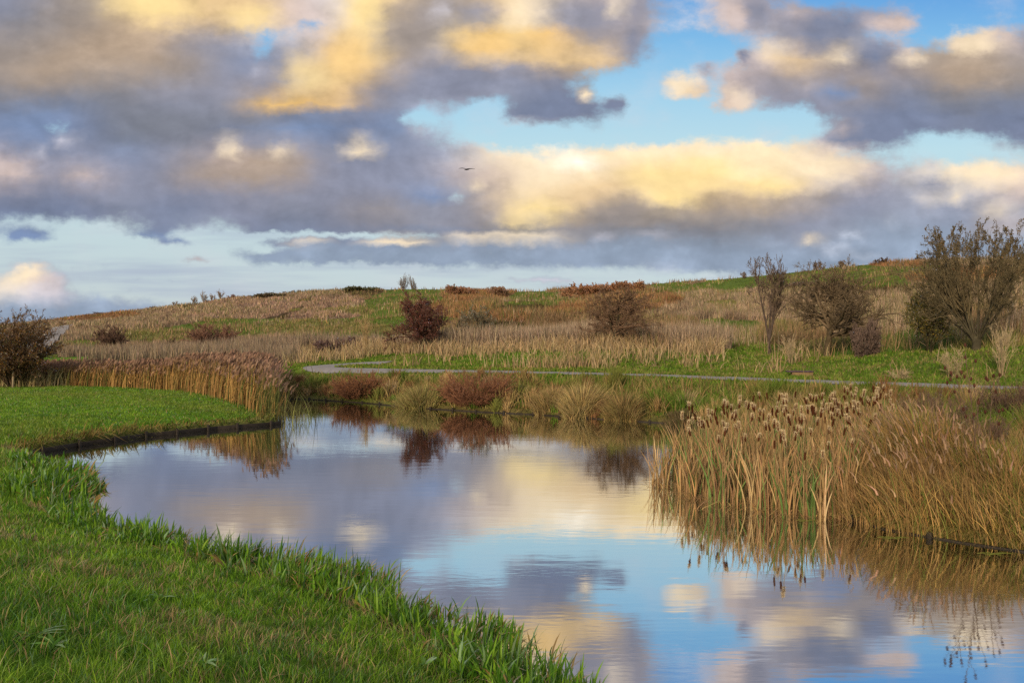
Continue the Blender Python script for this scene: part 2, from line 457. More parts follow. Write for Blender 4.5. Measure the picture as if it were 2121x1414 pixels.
def shore(x, y):
    """signed distance to the water's edge (land positive) and whether the near bank is the closer one"""
    x = np.asarray(x, float).ravel(); y = np.asarray(y, float).ravel()
    dl = np.full(x.shape, 1e9); df = np.full(x.shape, 1e9); ins = np.zeros(x.shape, bool)
    for i in range(len(SEG_A)):
        ax, ay = SEG_A[i]; bx, by = SEG_B[i]
        ex, ey = bx - ax, by - ay
        t = np.clip(((x - ax) * ex + (y - ay) * ey) / (ex * ex + ey * ey), 0, 1)
        d = np.hypot(x - ax - t * ex, y - ay - t * ey)
        if i < NLEFT:
            dl = np.minimum(dl, d)
        elif i < len(SEG_A) - 1:
            df = np.minimum(df, d)
        cond = ((ay > y) != (by > y))
        with np.errstate(divide='ignore', invalid='ignore'):
            xi = ax + (y - ay) * ex / (ey if ey != 0 else 1e-9)
        ins ^= cond & (x < xi)
    d = np.minimum(dl, df)
    return np.where(ins, -d, d), (dl < df) | ((x < -15) & (y < 51))


PXS = np.array([-800, -300, 0, 90, 150, 250, 350, 400, 480, 560, 700, 850, 1000, 1050, 1200, 1250, 1330, 1400, 1500, 1600, 1700, 1800, 1900, 2121, 2500, 3000.])
RIDGE_Y = np.array([690, 680, 672, 664, 657, 645, 634, 629, 615, 609, 600, 598, 600, 604, 600, 594, 590, 583, 577, 568, 557, 547, 539, 537, 545, 600.])
DR = np.interp(PXS, [0, 700, 1100, 1900, 2500], [390, 300, 235, 182, 170])
FOOT_Y = np.interp(PXS, [-300, 0, 400, 875, 1270, 1713, 2018, 2300], [729, 730, 735, 726, 720, 740, 721, 718])
DF = np.interp(PXS, [-300, 0, 400, 875, 1270, 1713, 2018, 2300], [105, 100, 88, 63, 56, 46, 38, 34])
PZ = 1.5                     # level of the paved path above the water
DP = np.interp(PXS, [-200, 300, 560, 650, 850, 1080, 1600, 2121, 2400], [69, 64, 57, 52, 47.5, 44.2, 35, 28.6, 26])


def frame_coords(x, y):
    az = np.arctan2(x, y)
    azc = np.clip(az, -math.radians(52), math.radians(52))
    R = np.hypot(x, y)
    return CX + F * np.tan(azc), np.maximum(R * np.cos(azc), .01), 1 - smooth(math.radians(50), math.radians(80), np.abs(az))


def ground_z(x, y, rough=True):
    shp = np.shape(x)
    x = np.asarray(x, float).ravel(); y = np.asarray(y, float).ravel()
    sd, near = shore(x, y)
    px, D, vis = frame_coords(x, y)
    # near / left bank
    P = 1.68 - 1.10 * smooth(8, 21, y)
    P = P + .9 * smooth(58, 68, y)
    slope = .30
    s = np.maximum(sd - .12, 0)
    zl = P - (P - .07) * np.exp(-s * slope / np.maximum(P - .07, .1) * 1.05)
    pen = smooth(21.5, 23.5, y)
    zl = np.maximum(zl, pen * (.20 + .34 * (1 - np.exp(-s / 5))))
    # far / right bank
    zf = .12 + (PZ - .12) * np.clip(s / (8.5 + 8 * smooth(5, 11, x) * (1 - smooth(26, 33, y))), 0, 1) ** .85
    W = np.where(near, 1.0, smooth(-12.5, -21, x) * (1 - smooth(56, 66, y)))
    zn = zl * W + zf * (1 - W)
    zn = np.where(sd < .09, -.5 * smooth(0, 1.5, -sd) - .08, zn)
    # hill
    dp, dfoot, yf, dr, yr = (np.interp(px, PXS, a) for a in (DP, DF, FOOT_Y, DR, RIDGE_Y))
    zfoot = H + (CY - yf) * dfoot / F
    zr = H + (CY - yr) * dr / F
    t = np.clip(np.log(np.maximum(D, 1) / dfoot) / np.log(dr / dfoot), 0, 1)
    te = t + .10 * np.sin(t * math.pi) * np.sin(px * .006 + 2.5 * t)
    pyv = yf + (yr - yf) * te
    zh = H + (CY - pyv) * np.minimum(D, dr) / F
    zh = np.where(D > dr, np.maximum(zr - (D - dr) * .10 - ((D - dr) / 60) ** 2, 1.0), zh)
    fl = smooth(0, 1, (D - dp - 1.5) / (dfoot - dp - 1.5))
    zm = PZ + (zfoot - PZ) * fl ** 1.4
    zz = np.where(D < dfoot, zm, zh)
    k = smooth(-6, 0, D - dp)
    z = zn * (1 - k) + zz * k
    z = np.where(D > dp, PZ + (z - PZ) * vis, z)
    if rough:
        am = np.where(sd > 0, .05 * smooth(0, 2, sd), 0)
        z = z + fbm(x, y, 1.6, 5) * am * 1.2 * (D < 120)
        hm = smooth(0, .25, t) * (1 - smooth(.93, 1.0, t))
        z = z + fbm(x, y, 26, 9) * 4.4 * hm * vis + fbm(x, y, 7, 19, 2) * .9 * hm * vis
        # sunken level line of the paved path
    return z.reshape(shp)


def at(px, py, iters=40):
    """the ground point that stands under a given direction (first hit going away from the eye)"""
    Ds = np.exp(np.linspace(math.log(3.0), math.log(500), 2500))
    xs = (px - CX) / F * Ds
    zs = ground_z(xs, Ds, False)
    zr = H + (CY - py) / F * Ds
    i = np.argmax(zs >= zr)
    if zs[i] < zr[i]:
        i = len(Ds) - 1
    return float(xs[i]), float(Ds[i])


def at_d(px, D):
    x = (px - CX) / F * D
    return float(x), float(D), float(ground_z(np.array([x]), np.array([D]))[0])


# cover of the slopes: what grows where (photo-scale coordinates of the slope as seen from the towpath)
CT = {   # ground tint, blade tint, height, spread
    's': ((.21, .14, .085), (.37, .272, .182), 1.45), 'p': ((.21, .14, .10), (.39, .265, .19), 1.25), 't': ((.17, .115, .06), (.30, .20, .11), 1.5),
    'G': ((.085, .125, .024), (.135, .185, .035), .28), 'D': ((.05, .105, .02), (.055, .13, .022), .35), 'o': ((.15, .145, .045), (.22, .205, .07), .6),
    'r': ((.20, .11, .055), (.32, .175, .085), 1.35), 'b': ((.075, .055, .03), (.10, .075, .038), .7)}
TYPES = list(CT)
HT0 = [CT[k][2] for k in TYPES]
PATCH = [
    (150, 690, 90, 26, 's'), (200, 655, 140, 10, 'r'), (280, 665, 170, 18, 's'), (420, 640, 130, 14, 's'), (330, 690, 130, 14, 'o'), (170, 706, 40, 12, 'G'),
    (560, 625, 180, 16, 'p'), (620, 608, 90, 7, 's'), (560, 613, 60, 4, 'b'), (470, 672, 150, 11, 'G'), (620, 690, 190, 12, 'G'), (740, 698, 120, 12, 'G'), (420, 695, 60, 10, 't'),
    (600, 652, 240, 7, 'p'), (640, 672, 160, 9, 'o'), (350, 715, 160, 9, 'p'), (560, 706, 140, 8, 'p'), (200, 722, 160, 6, 'b'), (566, 718, 34, 6, 'G'), (480, 726, 60, 5, 'b'),
    (820, 645, 90, 16, 'G'), (855, 612, 70, 11, 'G'), (750, 604, 50, 7, 'b'), (760, 640, 60, 10, 'o'), (700, 626, 60, 10, 'p'),
    (980, 612, 95, 12, 'r'), (940, 640, 70, 16, 'r'), (1120, 614, 80, 8, 'G'), (1085, 640, 75, 10, 'b'), (1030, 660, 80, 14, 'r'), (1180, 645, 70, 20, 'r'),
    (1270, 610, 110, 18, 'r'), (1320, 630, 90, 22, 'r'), (1240, 670, 130, 26, 't'), (1120, 690, 110, 22, 't'), (1000, 705, 90, 14, 'o'), (1400, 650, 90, 26, 's'),
    (1450, 588, 130, 8, 'G'), (1560, 582, 120, 9, 'G'), (1720, 572, 150, 13, 'G'), (1830, 556, 90, 10, 'G'), (1500, 640, 130, 28, 's'), (1420, 680, 60, 18, 't'), (1640, 620, 130, 24, 's'),
    (1640, 598, 60, 8, 'b'), (1840, 600, 100, 7, 'b'), (1850, 548, 60, 5, 'r'), (1990, 575, 170, 18, 'r'), (1800, 640, 160, 30, 's'), (1980, 630, 180, 28, 's'), (2100, 660, 100, 30, 't'),
    (1530, 690, 80, 15, 'o'), (1440, 704, 170, 9, 'G'), (1180, 712, 120, 7, 'G'), (1510, 672, 70, 12, 'G'), (1700, 706, 90, 9, 'o'), (1480, 670, 40, 12, 'G'), (1620, 700, 120, 16, 't'), (1300, 715, 150, 12, 't'), (1540, 722, 140, 12, 'G'), (1760, 690, 110, 16, 's'),
    (1840, 722, 110, 22, 'D'), (1930, 715, 50, 16, 'D'), (2080, 720, 100, 20, 'o'), (900, 715, 120, 10, 't'), (760, 720, 120, 8, 'b'), (650, 722, 120, 7, 'p')]


def cover(px, pv, x, y):
    """index into TYPES for points of the slope"""
    nx = fbm(x, y * .6, 14, 41) ; ny = fbm(x, y * .6, 4, 43, 2)
    best = np.full(px.shape, -9.0); idx = np.full(px.shape, TYPES.index('o'))
    dflt = np.where(px < 700, TYPES.index('o'), np.where(px < 1350, TYPES.index('t'), TYPES.index('s')))
    idx = dflt.copy(); best[:] = -.35
    for i, (cx, cy, rx, ry, ty) in enumerate(PATCH):
        if ty in 'GDo':
            rx, ry, cy = rx * 1.2, ry * 1.7, cy + 5
        d = 1 - np.sqrt(((px - cx) / rx) ** 2 + ((pv - cy) / ry) ** 2) + nx * 1.9 + ny * 1.3 + .12 * math.sin(i * 7.3)
        m = d > best
        best = np.where(m, d, best); idx = np.where(m, TYPES.index(ty), idx)
    dk = fbm(x, y * .7, 11, 47, 3)
    idx = np.where((dk > .235) & (np.array([HT0[i] for i in range(len(TYPES))])[idx] > .6), TYPES.index('b'), idx)
    idx = np.where((dk < -.25), np.where(px < 1300, TYPES.index('G'), TYPES.index('o')), idx)
    return idx


GT = np.array([CT[k][0] for k in TYPES]); BT = np.array([CT[k][1] for k in TYPES]); HT = np.array([CT[k][2] for k in TYPES])
GREEN = np.array((.10, .19, .015)); GREEN2 = np.array((.06, .13, .014)); DRYG = np.array((.26, .20, .09)); OLIVE = np.array((.13, .12, .035))


def mixv(a, b, f):
    f = np.asarray(f)[:, None]
    return np.asarray(a) * (1 - f) + np.asarray(b) * f


def view_py(x, y, z):
    px, D, vis = frame_coords(x, y)
    return px, CY - (z - H) * F / D, D


def ground_tint(x, y, z):
    sd, near = shore(x, y)
    px, pv, D = view_py(x, y, z)
    n = fbm(x, y, 3.0, 3); n2 = fbm(x, y, .7, 4, 3); n3 = fbm(x, y, 11, 6)
    lawn = mixv(GREEN, GREEN2, np.clip(.5 + n * 1.5, 0, 1))
    dryband = np.clip(1 - np.abs(sd - 2.2) / 1.3, 0, 1) * (y < 19) * near
    lawn = mixv(lawn, DRYG * .8, np.clip(dryband * (.35 + n2 * 1.5), 0, .6))
    dryb = np.clip(1 - sd / .8, 0, 1)
    lawn = mixv(lawn, np.array((.11, .085, .035)), dryb * .9)
    bank = mixv(OLIVE, GREEN, np.clip(.5 + n3 * 2 + n + (sd - 5) * .12, 0, 1))
    bank = mixv(bank, (.16, .11, .05), np.clip(.35 - n3 * 1.5 + n2 - sd * .05, 0, .8))
    c = np.where(near[:, None], lawn, bank)
    dfoot = np.interp(px, PXS, DF); dp = np.interp(px, PXS, DP)
    mead = mixv(GREEN, OLIVE * 1.2, np.clip(.4 + n3 * 2.2 + n * .6, 0, 1))
    c = mixv(c, mead, smooth(-3, 1, D - dp + 2 * n))
    hill = GT[cover(px, pv, x, y)]
    c = mixv(c, hill, smooth(-6, 3, D - dfoot + n3 * 16))
    c = np.where((sd < .0)[:, None], np.array((.03, .022, .014)), c)
    far = (np.abs(np.arctan2(x, y)) > .9) | (D > 450)
    c = np.where(far[:, None], np.array((.12, .13, .04)), c)
    return c * (1 + (n2 * .5)[:, None])


def build_ground():
    azf = np.radians(np.linspace(-36, 36, 620)); azs = np.radians(np.linspace(36.6, 323.4, 150))
    az = np.concatenate([azf, azs]); na = len(az)
    R = np.concatenate([np.exp(np.linspace(math.log(.5), math.log(430), 900)), np.exp(np.linspace(math.log(450), math.log(6000), 26))])
    A, RR = np.meshgrid(az, R)
    x = (RR * np.sin(A)).ravel(); y = (RR * np.cos(A)).ravel()
    z = ground_z(x, y)
    c = ground_tint(x, y, z)
    nr = len(R)
    i, j = np.meshgrid(np.arange(nr - 1), np.arange(na), indexing='ij')
    j2 = (j + 1) % na
    Q = np.stack([i * na + j, i * na + j2, (i + 1) * na + j2, (i + 1) * na + j], -1).reshape(-1, 4)
    V = np.stack([x, y, z], 1)
    # close the middle
    V = np.vstack([V, [[0, 0, float(ground_z(np.zeros(1), np.zeros(1))[0])]]]); c = np.vstack([c, c[:1]])
    jj = np.arange(na); cap = np.stack([np.full(na, len(V) - 1), (jj + 1) % na, jj], 1)
    T = np.vstack([Q[:, [0, 2, 1]], Q[:, [0, 3, 2]], cap[:, [0, 2, 1]]])
    m = bpy.data.materials.new('soil_and_turf'); m.use_nodes = True
    N, L = m.node_tree.nodes, m.node_tree.links
    b = N['Principled BSDF']; b.inputs['Roughness'].default_value = .95; b.inputs['Specular IOR Level'].default_value = .05
    a = N.new('ShaderNodeAttribute'); a.attribute_name = 'tint'
    g = N.new('ShaderNodeNewGeometry')
    n1 = N.new('ShaderNodeTexNoise'); n1.inputs['Scale'].default_value = 6; n1.inputs['Detail'].default_value = 8; n1.inputs['Roughness'].default_value = .75
    L.new(g.outputs['Position'], n1.inputs['Vector'])
    mr = N.new('ShaderNodeMapRange'); mr.inputs[1].default_value = .3; mr.inputs[2].default_value = .7; mr.inputs[3].default_value = .6; mr.inputs[4].default_value = 1.4
    L.new(n1.outputs[0], mr.inputs[0])
    sc = N.new('ShaderNodeVectorMath'); sc.operation = 'SCALE'; L.new(a.outputs['Color'], sc.inputs[0]); L.new(mr.outputs[0], sc.inputs[3])
    L.new(sc.outputs[0], b.inputs['Base Color'])
    bp = N.new('ShaderNodeBump'); bp.inputs['Strength'].default_value = .8; bp.inputs['Distance'].default_value = .08
    L.new(n1.outputs[0], bp.inputs['Height']); L.new(bp.outputs[0], b.inputs['Normal'])
    o = mesh_from('ground', V, T, m, c, smoothed=True)
    tag(o, 'green towpath lawns, river banks and the rough grassy hill', 'ground', kind='structure')


build_ground()


def build_water():
    V = np.array([(-40, -60, 0), (70, -60, 0), (70, 50, 0), (-40, 50, 0)], float)
    m = bpy.data.materials.new('river_water'); m.use_nodes = True
    nt = m.node_tree; nt.nodes.clear(); N, L = nt.nodes, nt.links
    g = N.new('ShaderNodeNewGeometry')

    def noise(scale, st, det):
        mp = N.new('ShaderNodeMapping'); mp.inputs['Scale'].default_value = st
        L.new(g.outputs['Position'], mp.inputs[0])
        n = N.new('ShaderNodeTexNoise'); n.inputs['Scale'].default_value = scale; n.inputs['Detail'].default_value = det
        n.inputs['Roughness'].default_value = .5
        L.new(mp.outputs[0], n.inputs['Vector']); return n.outputs[0]

    def mm(op, a, b, clamp=False):
        n = N.new('ShaderNodeMath'); n.operation = op; n.use_clamp = clamp
        for i, v in enumerate((a, b)):
            if isinstance(v, (int, float)): n.inputs[i].default_value = v
            else: L.new(v, n.inputs[i])
        return n.outputs[0]
    w1 = noise(1.0, (.9, 3.2, 1), 2)          # long low swell across the view
    w2 = noise(5.0, (.8, 2.6, 1), 3)          # fine ripple
    ptch = noise(.22, (1, 1.6, 1), 2)
    mr = N.new('ShaderNodeMapRange'); mr.interpolation_type = 'SMOOTHSTEP'; mr.inputs[1].default_value = .42; mr.inputs[2].default_value = .66
    mr.inputs[3].default_value = .35; mr.inputs[4].default_value = 1.9
    L.new(ptch, mr.inputs[0])
    h = mm('ADD', mm('MULTIPLY', w1, .0013), mm('MULTIPLY', mm('MULTIPLY', w2, .00048), mr.outputs[0]))
    bp = N.new('ShaderNodeBump'); bp.inputs['Strength'].default_value = 1.0; bp.inputs['Distance'].default_value = 1.0
    L.new(h, bp.inputs['Height'])
    gl = N.new('ShaderNodeBsdfGlossy'); gl.inputs['Roughness'].default_value = .035; gl.inputs['Color'].default_value = (.93, .95, .97, 1)
    L.new(bp.outputs[0], gl.inputs['Normal'])
    df = N.new('ShaderNodeBsdfDiffuse'); df.inputs[0].default_value = (.020, .018, .009, 1)
    fr = N.new('ShaderNodeFresnel'); fr.inputs[0].default_value = 1.33
    f = mm('ADD', mm('MULTIPLY', fr.outputs[0], .28), .73, True)
    mx = N.new('ShaderNodeMixShader'); L.new(f, mx.inputs[0]); L.new(df.outputs[0], mx.inputs[1]); L.new(gl.outputs[0], mx.inputs[2])
    o = N.new('ShaderNodeOutputMaterial'); L.new(mx.outputs[0], o.inputs[0])
    ob = mesh_from('water', V, np.array([(0, 1, 2, 3)]), m)
    tag(ob, 'calm river water mirroring the clouds', 'water', kind='structure')


build_water()


def ribbon(name, pts, width, label, dz=.03, xs=None):
    """a paved strip draped over the ground along a smoothed centre line"""
    P = np.array(pts, float)
    t = np.linspace(0, len(P) - 1, (len(P) - 1) * 14 + 1)
    k = np.arange(len(P))
    # Catmull-Rom
    def cr(c):
        e = np.concatenate([[2 * c[0] - c[1]], c, [2 * c[-1] - c[-2]]])
        i = np.minimum(t.astype(int), len(P) - 2); f = t - i
        p0, p1, p2, p3 = e[i], e[i + 1], e[i + 2], e[i + 3]
        return .5 * (2 * p1 + (p2 - p0) * f + (2 * p0 - 5 * p1 + 4 * p2 - p3) * f ** 2 + (3 * p1 - p0 - 3 * p2 + p3) * f ** 3)
    x, y = cr(P[:, 0]), cr(P[:, 1])
    tx, ty = np.gradient(x), np.gradient(y); l = np.hypot(tx, ty) + 1e-9
    nx, ny = -ty / l, tx / l
    zc = ground_z(x, y, False)
    cols, nc = [], 5
    for q in np.linspace(-.5, .5, nc):
        X, Y = x + nx * width * q, y + ny * width * q
        cols.append(np.stack([X, Y, np.maximum(ground_z(X, Y) + dz, 0 * zc)], 1))
    V = np.stack(cols, 1).reshape(-1, 3)
    i, j = np.meshgrid(np.arange(len(x) - 1), np.arange(nc - 1), indexing='ij')
    Q = np.stack([i * nc + j, (i + 1) * nc + j, (i + 1) * nc + j + 1, i * nc + j + 1], -1).reshape(-1, 4)
    o = mesh_from(name, V, Q, M_PATH, smoothed=True)
    tag(o, label, 'path', kind='structure')
    return x, y


def on_flat(px, py, z=1.5):
    D = (H - z) * F / (py - CY); return ((px - CX) / F * D, D)


PATHC = [on_flat(2600, 822), on_flat(2350, 813)] + [at(px, py) for px, py in (
    (2121, 804), (1850, 794.5), (1600, 786), (1350, 776.5), (1080, 770), (900, 767), (780, 765.5), (700, 763.5), (660, 760), (690, 755.8), (745, 752.6), (800, 751))]
pathx, pathy = ribbon('path', PATHC, 2.0, 'grey paved cycle path running along the foot of the hill')
HP = [at(px, py) for px, py in ((70, 725), (92, 712), (108, 698), (125, 687), (145, 676), (166, 668))]
ribbon('hill_path', HP, 3.6, 'pale track climbing the hill at its left end', .12)


def path_dist(x, y):
    d = np.full(len(x), 1e9)
    for i in range(0, len(pathx) - 2, 3):
        ax, ay, bx, by = pathx[i], pathy[i], pathx[min(i + 3, len(pathx) - 1)], pathy[min(i + 3, len(pathx) - 1)]
        ex, ey = bx - ax, by - ay
        t = np.clip(((x - ax) * ex + (y - ay) * ey) / (ex * ex + ey * ey + 1e-9), 0, 1)
        d = np.minimum(d, np.hypot(x - ax - t * ex, y - ay - t * ey))
    return d


# ------------------------------------------------------------------ blades
def blades(base, h, w, lean, tint, segs=2, tip=None, azim=None, facing=None, taper=.8, droop=.25, r=rng):
    """arrays of tapering blades -> V, T, C"""
    n = len(base)
    az = r.uniform(0, 2 * math.pi, n) if azim is None else azim
    fa = r.uniform(0, math.pi, n) if facing is None else facing
    dx, dy = np.cos(az), np.sin(az)
    fx, fy = np.cos(fa), np.sin(fa)
    V, C = [], []
    for k in range(segs + 1):
        t = k / segs
        off = lean * h * t ** 1.8
        zz = h * (t - droop * lean * t ** 2.2)
        c = np.stack([base[:, 0] + dx * off, base[:, 1] + dy * off, base[:, 2] + zz], 1)
        col = tint if tip is None else tint * (1 - t ** 2) + tip * t ** 2
        if k < segs:
            ww = w * .5 * (1 - (t ** 1.5) * taper)
            s = np.stack([fx * ww, fy * ww, 0 * ww], 1)
            V += [c - s, c + s]; C += [col, col]
        else:
            V.append(c); C.append(col)
    m = 2 * segs + 1
    V = np.stack(V, 1).reshape(-1, 3); C = np.stack(C, 1).reshape(-1, 3)
    b = np.arange(n)[:, None, None] * m
    tr = []
    for k in range(segs - 1):
        tr += [(2 * k, 2 * k + 1, 2 * k + 3), (2 * k, 2 * k + 3, 2 * k + 2)]
    tr.append((2 * segs - 2, 2 * segs - 1, 2 * segs))
    T = (b + np.array(tr)[None]).reshape(-1, 3)
    return V, T, C


def join(parts):
    V, T, C, o = [], [], [], 0
    for v, t, c in parts:
        V.append(v); T.append(t + o); C.append(c); o += len(v)
    return np.vstack(V), np.vstack(T), np.vstack(C)


def sample(n, u0, u1, D0, D1, p, r=rng):
    """points with areal density falling as distance**-p"""
    e = 2 - p
    q = r.random(n)
    D = (D0 ** e + q * (D1 ** e - D0 ** e)) ** (1 / e) if abs(e) > 1e-6 else D0 * (D1 / D0) ** q
    u = r.uniform(u0, u1, n)
    return u * D, D


def jitter(c, n, amt=.25, r=rng):
    return c * (1 + r.normal(0, amt, (n, 1))) * (1 + r.normal(0, amt * .25, (n, 3)))


def inside(poly, x, y):
    ins = np.zeros(len(x), bool)
    P = np.array(poly, float)
    for (ax, ay), (bx, by) in zip(P, np.roll(P, -1, 0)):
        c = (ay > y) != (by > y)
        ins ^= c & (x < ax + (y - ay) * (bx - ax) / ((by - ay) if by != ay else 1e-9))
    return ins


def scatter_poly(poly, n, r=rng):
    P = np.array(poly, float); lo, hi = P.min(0), P.max(0)
    out = np.zeros((0, 2))
    while len(out) < n:
        q = r.uniform(lo, hi, (n * 2, 2)); q = q[inside(poly, q[:, 0], q[:, 1])]
        out = np.vstack([out, q])
    return out[:n, 0], out[:n, 1]


REEDBED = [(-9.5, 31.2), (-10.6, 33.2), (-13.3, 37.4), (-17.5, 42.6), (-22.6, 45.6), (-27.5, 47.4), (-34, 49), (-44, 50), (-44, 54), (-30, 52.5), (-20, 50.5), (-14.4, 46.5), (-13.0, 42), (-11.2, 36.2), (-9.9, 32.6)]


def build_lawn():
    # long-bladed turf of the near bank and the peninsula
    n = 760000
    x, y = sample(n, -.68, .30, 3.0, 60, 1.25)
    sd, near = shore(x, y)
    k = near & (sd > .12) & (y < 58) & ~inside(REEDBED, x, y)
    k &= (y < 48) | (x > -14) | True
    x, y, sd = x[k], y[k], sd[k]; n = len(x)
    # gather into small clumps
    cl = fbm(x, y, .22, 61, 2); keep = rng.random(n) < np.clip(.75 + cl * 1.6, .2, 1)
    x, y, sd, cl = x[keep], y[keep], sd[keep], cl[keep]; n = len(x)
    z = ground_z(x, y) - .01
    D = y
    big = fbm(x, y, 2.4, 63); mid = fbm(x, y, .5, 64, 3)
    h = (.10 + .10 * rng.random(n) ** 2 + .05 * cl + .05 * big) * (1 - .45 * smooth(14, 30, D)) * (1 + .35 * (rng.random(n) > .95))
    w = np.maximum(.0068, .0012 * D) * rng.uniform(.7, 1.4, n)
    c = mixv((.12, .26, .016), (.25, .39, .034), np.clip(rng.random(n) * .8 + big * .9 + .15, 0, 1))
    c = mixv(c, (.055, .155, .02), np.clip(.3 - mid * 2.0, 0, .8) * (rng.random(n) < .75))
    blu = rng.random(n) < .06
    c[blu] = np.array((.15, .27, .12))
    dry = .62 * np.clip(1 - np.abs(sd - 2.4 - 1.0 * fbm(x, y, 4, 65)) / 1.5, 0, 1) * (y < 20) * (.30 + 1.4 * fbm(x, y, .45, 66, 2))
    isdry = rng.random(n) < np.clip(dry + .035, 0, .75)
    isdry |= (sd < .7) & (rng.random(n) < .5)
    c[isdry] = mixv((.33, .25, .11), (.42, .30, .16), rng.random(isdry.sum()))
    h = np.where(isdry, h * 1.15, h)
    c = mixv(c, (.22, .235, .05), np.clip(.12 + 1.3 * fbm(x, y, 5, 163) + .8 * fbm(x, y, 1.3, 164), 0, .75) * (y > 18))
    h = h * (1 - .35 * np.clip(1 - np.abs(sd - 1.9) / 1.2, 0, 1) * (y < 20))
    c = jitter(c, n, .16)
    lean = rng.uniform(.1, .95, n)
    az = np.arctan2(fbm(x, y, .6, 67, 2), fbm(x, y, .6, 68, 2)) + rng.normal(0, 1.7, n)
    nearm = D < 14
    b = np.stack([x, y, z], 1)
    parts = [blades(b[nearm], h[nearm], w[nearm], lean[nearm], c[nearm], 3, azim=az[nearm], droop=.45),
             blades(b[~nearm], h[~nearm] * 1.1, w[~nearm], lean[~nearm], c[~nearm], 1, azim=az[~nearm])]
    o = mesh_from('grass', *join(parts)[:2], M_GRASS, join(parts)[2])
    tag(o, 'lush green lawn grass of the near bank and its rounded spit', 'grass', kind='stuff')


def build_iris():
    P = []
    # leafy fringe along the near bank, with tongues reaching into the river
    tongues = [(-.15, 8.3, .62), (-.75, 9.0, .45), (-2.0, 10.35, .62), (-2.6, 10.8, .55), (.40, 7.1, .3), (-3.6, 11.3, .4), (-9.5, 17.3, .7), (-8.5, 15.1, .6), (-10.4, 18.6, .6), (-5, 12.3, .35)]
    n = 210000
    x, y = sample(n, -.68, .30, 4.6, 24, .8)
    sd, near = shore(x, y)
    wid = .92 + 2.2 * fbm(x, y, 1.7, 71)
    out = -.12 + .5 * fbm(x, y, .9, 72)
    k = near & (sd < wid) & (sd > out)
    for (tx, ty, tr) in tongues:
        tr = tr + .08
        k |= (np.hypot(x - tx, y - ty) < tr * (1 + fbm(x, y, .5, 73) * .6)) & (sd > -tr)
    k &= (y < 20.5)
    k &= rng.random(n) < np.clip(.42 + 1.9 * fbm(x, y, .35, 74, 2), .04, 1)
    x, y, sd = x[k], y[k], sd[k]; n = len(x)
    z = np.maximum(ground_z(x, y), -.02)
    h = rng.uniform(.16, .44, n) * (1 + 1.2 * fbm(x, y, .8, 75)) * (1 - .3 * smooth(.5, 1.2, sd))
    h *= np.where(rng.random(n) < .06, 1.35, 1)
    w = np.maximum(.027, .0027 * y) * rng.uniform(.6, 1.3, n)
    c = mixv((.045, .13, .014), (.20, .34, .03), rng.random(n) ** 1.2)
    q = rng.random(n)
    c = np.where((q < .10)[:, None], np.array((.16, .25, .13)), c)
    dr = (q > .91) | ((sd < -.05) & (q > .72))
    c[dr] = mixv((.38, .24, .08), (.30, .20, .10), rng.random(dr.sum()))
    c = c * np.array((1.1, 1.12, .9))
    c = jitter(c, n, .15)
    lean = rng.uniform(.03, .6, n) + np.where(dr, .4, 0)
    # lean outward over the water at the fringe
    az = rng.uniform(0, 2 * math.pi, n)
    az = np.where(sd < .1, .9 + rng.normal(0, .8, n), az)
    b = np.stack([x, y, z - .02], 1)
    V, T, C = blades(b, h, w, lean, c, 4, azim=az, droop=.55, taper=.55)
    o = mesh_from('iris_leaves', V, T, M_IRIS, C)
    tag(o, 'broad sword-shaped green leaves fringing the near water edge', 'waterside plants', kind='stuff')


def build_edge_grass():
    """brown and olive overhanging grass on the timber edged banks"""
    parts = []
    n = 130000
    x, y = sample(n, -.68, .75, 11, 46, 1.3)
    x2, y2 = sample(60000, .38, .75, 11, 15.5, .5)
    x, y = np.append(x, x2), np.append(y, y2); n = len(x)
    sd, near = shore(x, y)
    k = (sd > .06) & (sd < .75) & ((near & (y > 22.6) & (y < 32)) | ~near)
    x, y, sd, near = x[k], y[k], sd[k], near[k]; n = len(x)
    z = ground_z(x, y)
    h = rng.uniform(.14, .38, n) * (1 + fbm(x, y, 1.2, 81))
    h *= np.where(near, np.where(y < 27.5, 1.7, 1.05), 1.25)
    w = np.maximum(.010, .0014 * y) * rng.uniform(.7, 1.3, n)
    c = mixv((.27, .18, .065), (.12, .155, .03), np.clip(rng.random(n) + fbm(x, y, 1.5, 82) * 1.6, 0, 1))
    c = jitter(c, n, .22)
    e = .15
    gx = (shore(x + e, y)[0] - sd) / e; gy = (shore(x, y + e)[0] - sd) / e
    az = np.arctan2(-gy, -gx) + rng.normal(0, .7, n)
    lean = rng.uniform(.4, 1.6, n) * (1.3 - sd)
    parts.append(blades(np.stack([x, y, z], 1), h, w, lean, c, 3, azim=az, droop=.75))
    V, T, C = join(parts)
    o = mesh_from('bank_grass', V, T, M_DRY, C)
    tag(o, 'brown and olive grass hanging over the timber edged banks', 'grass', kind='stuff')


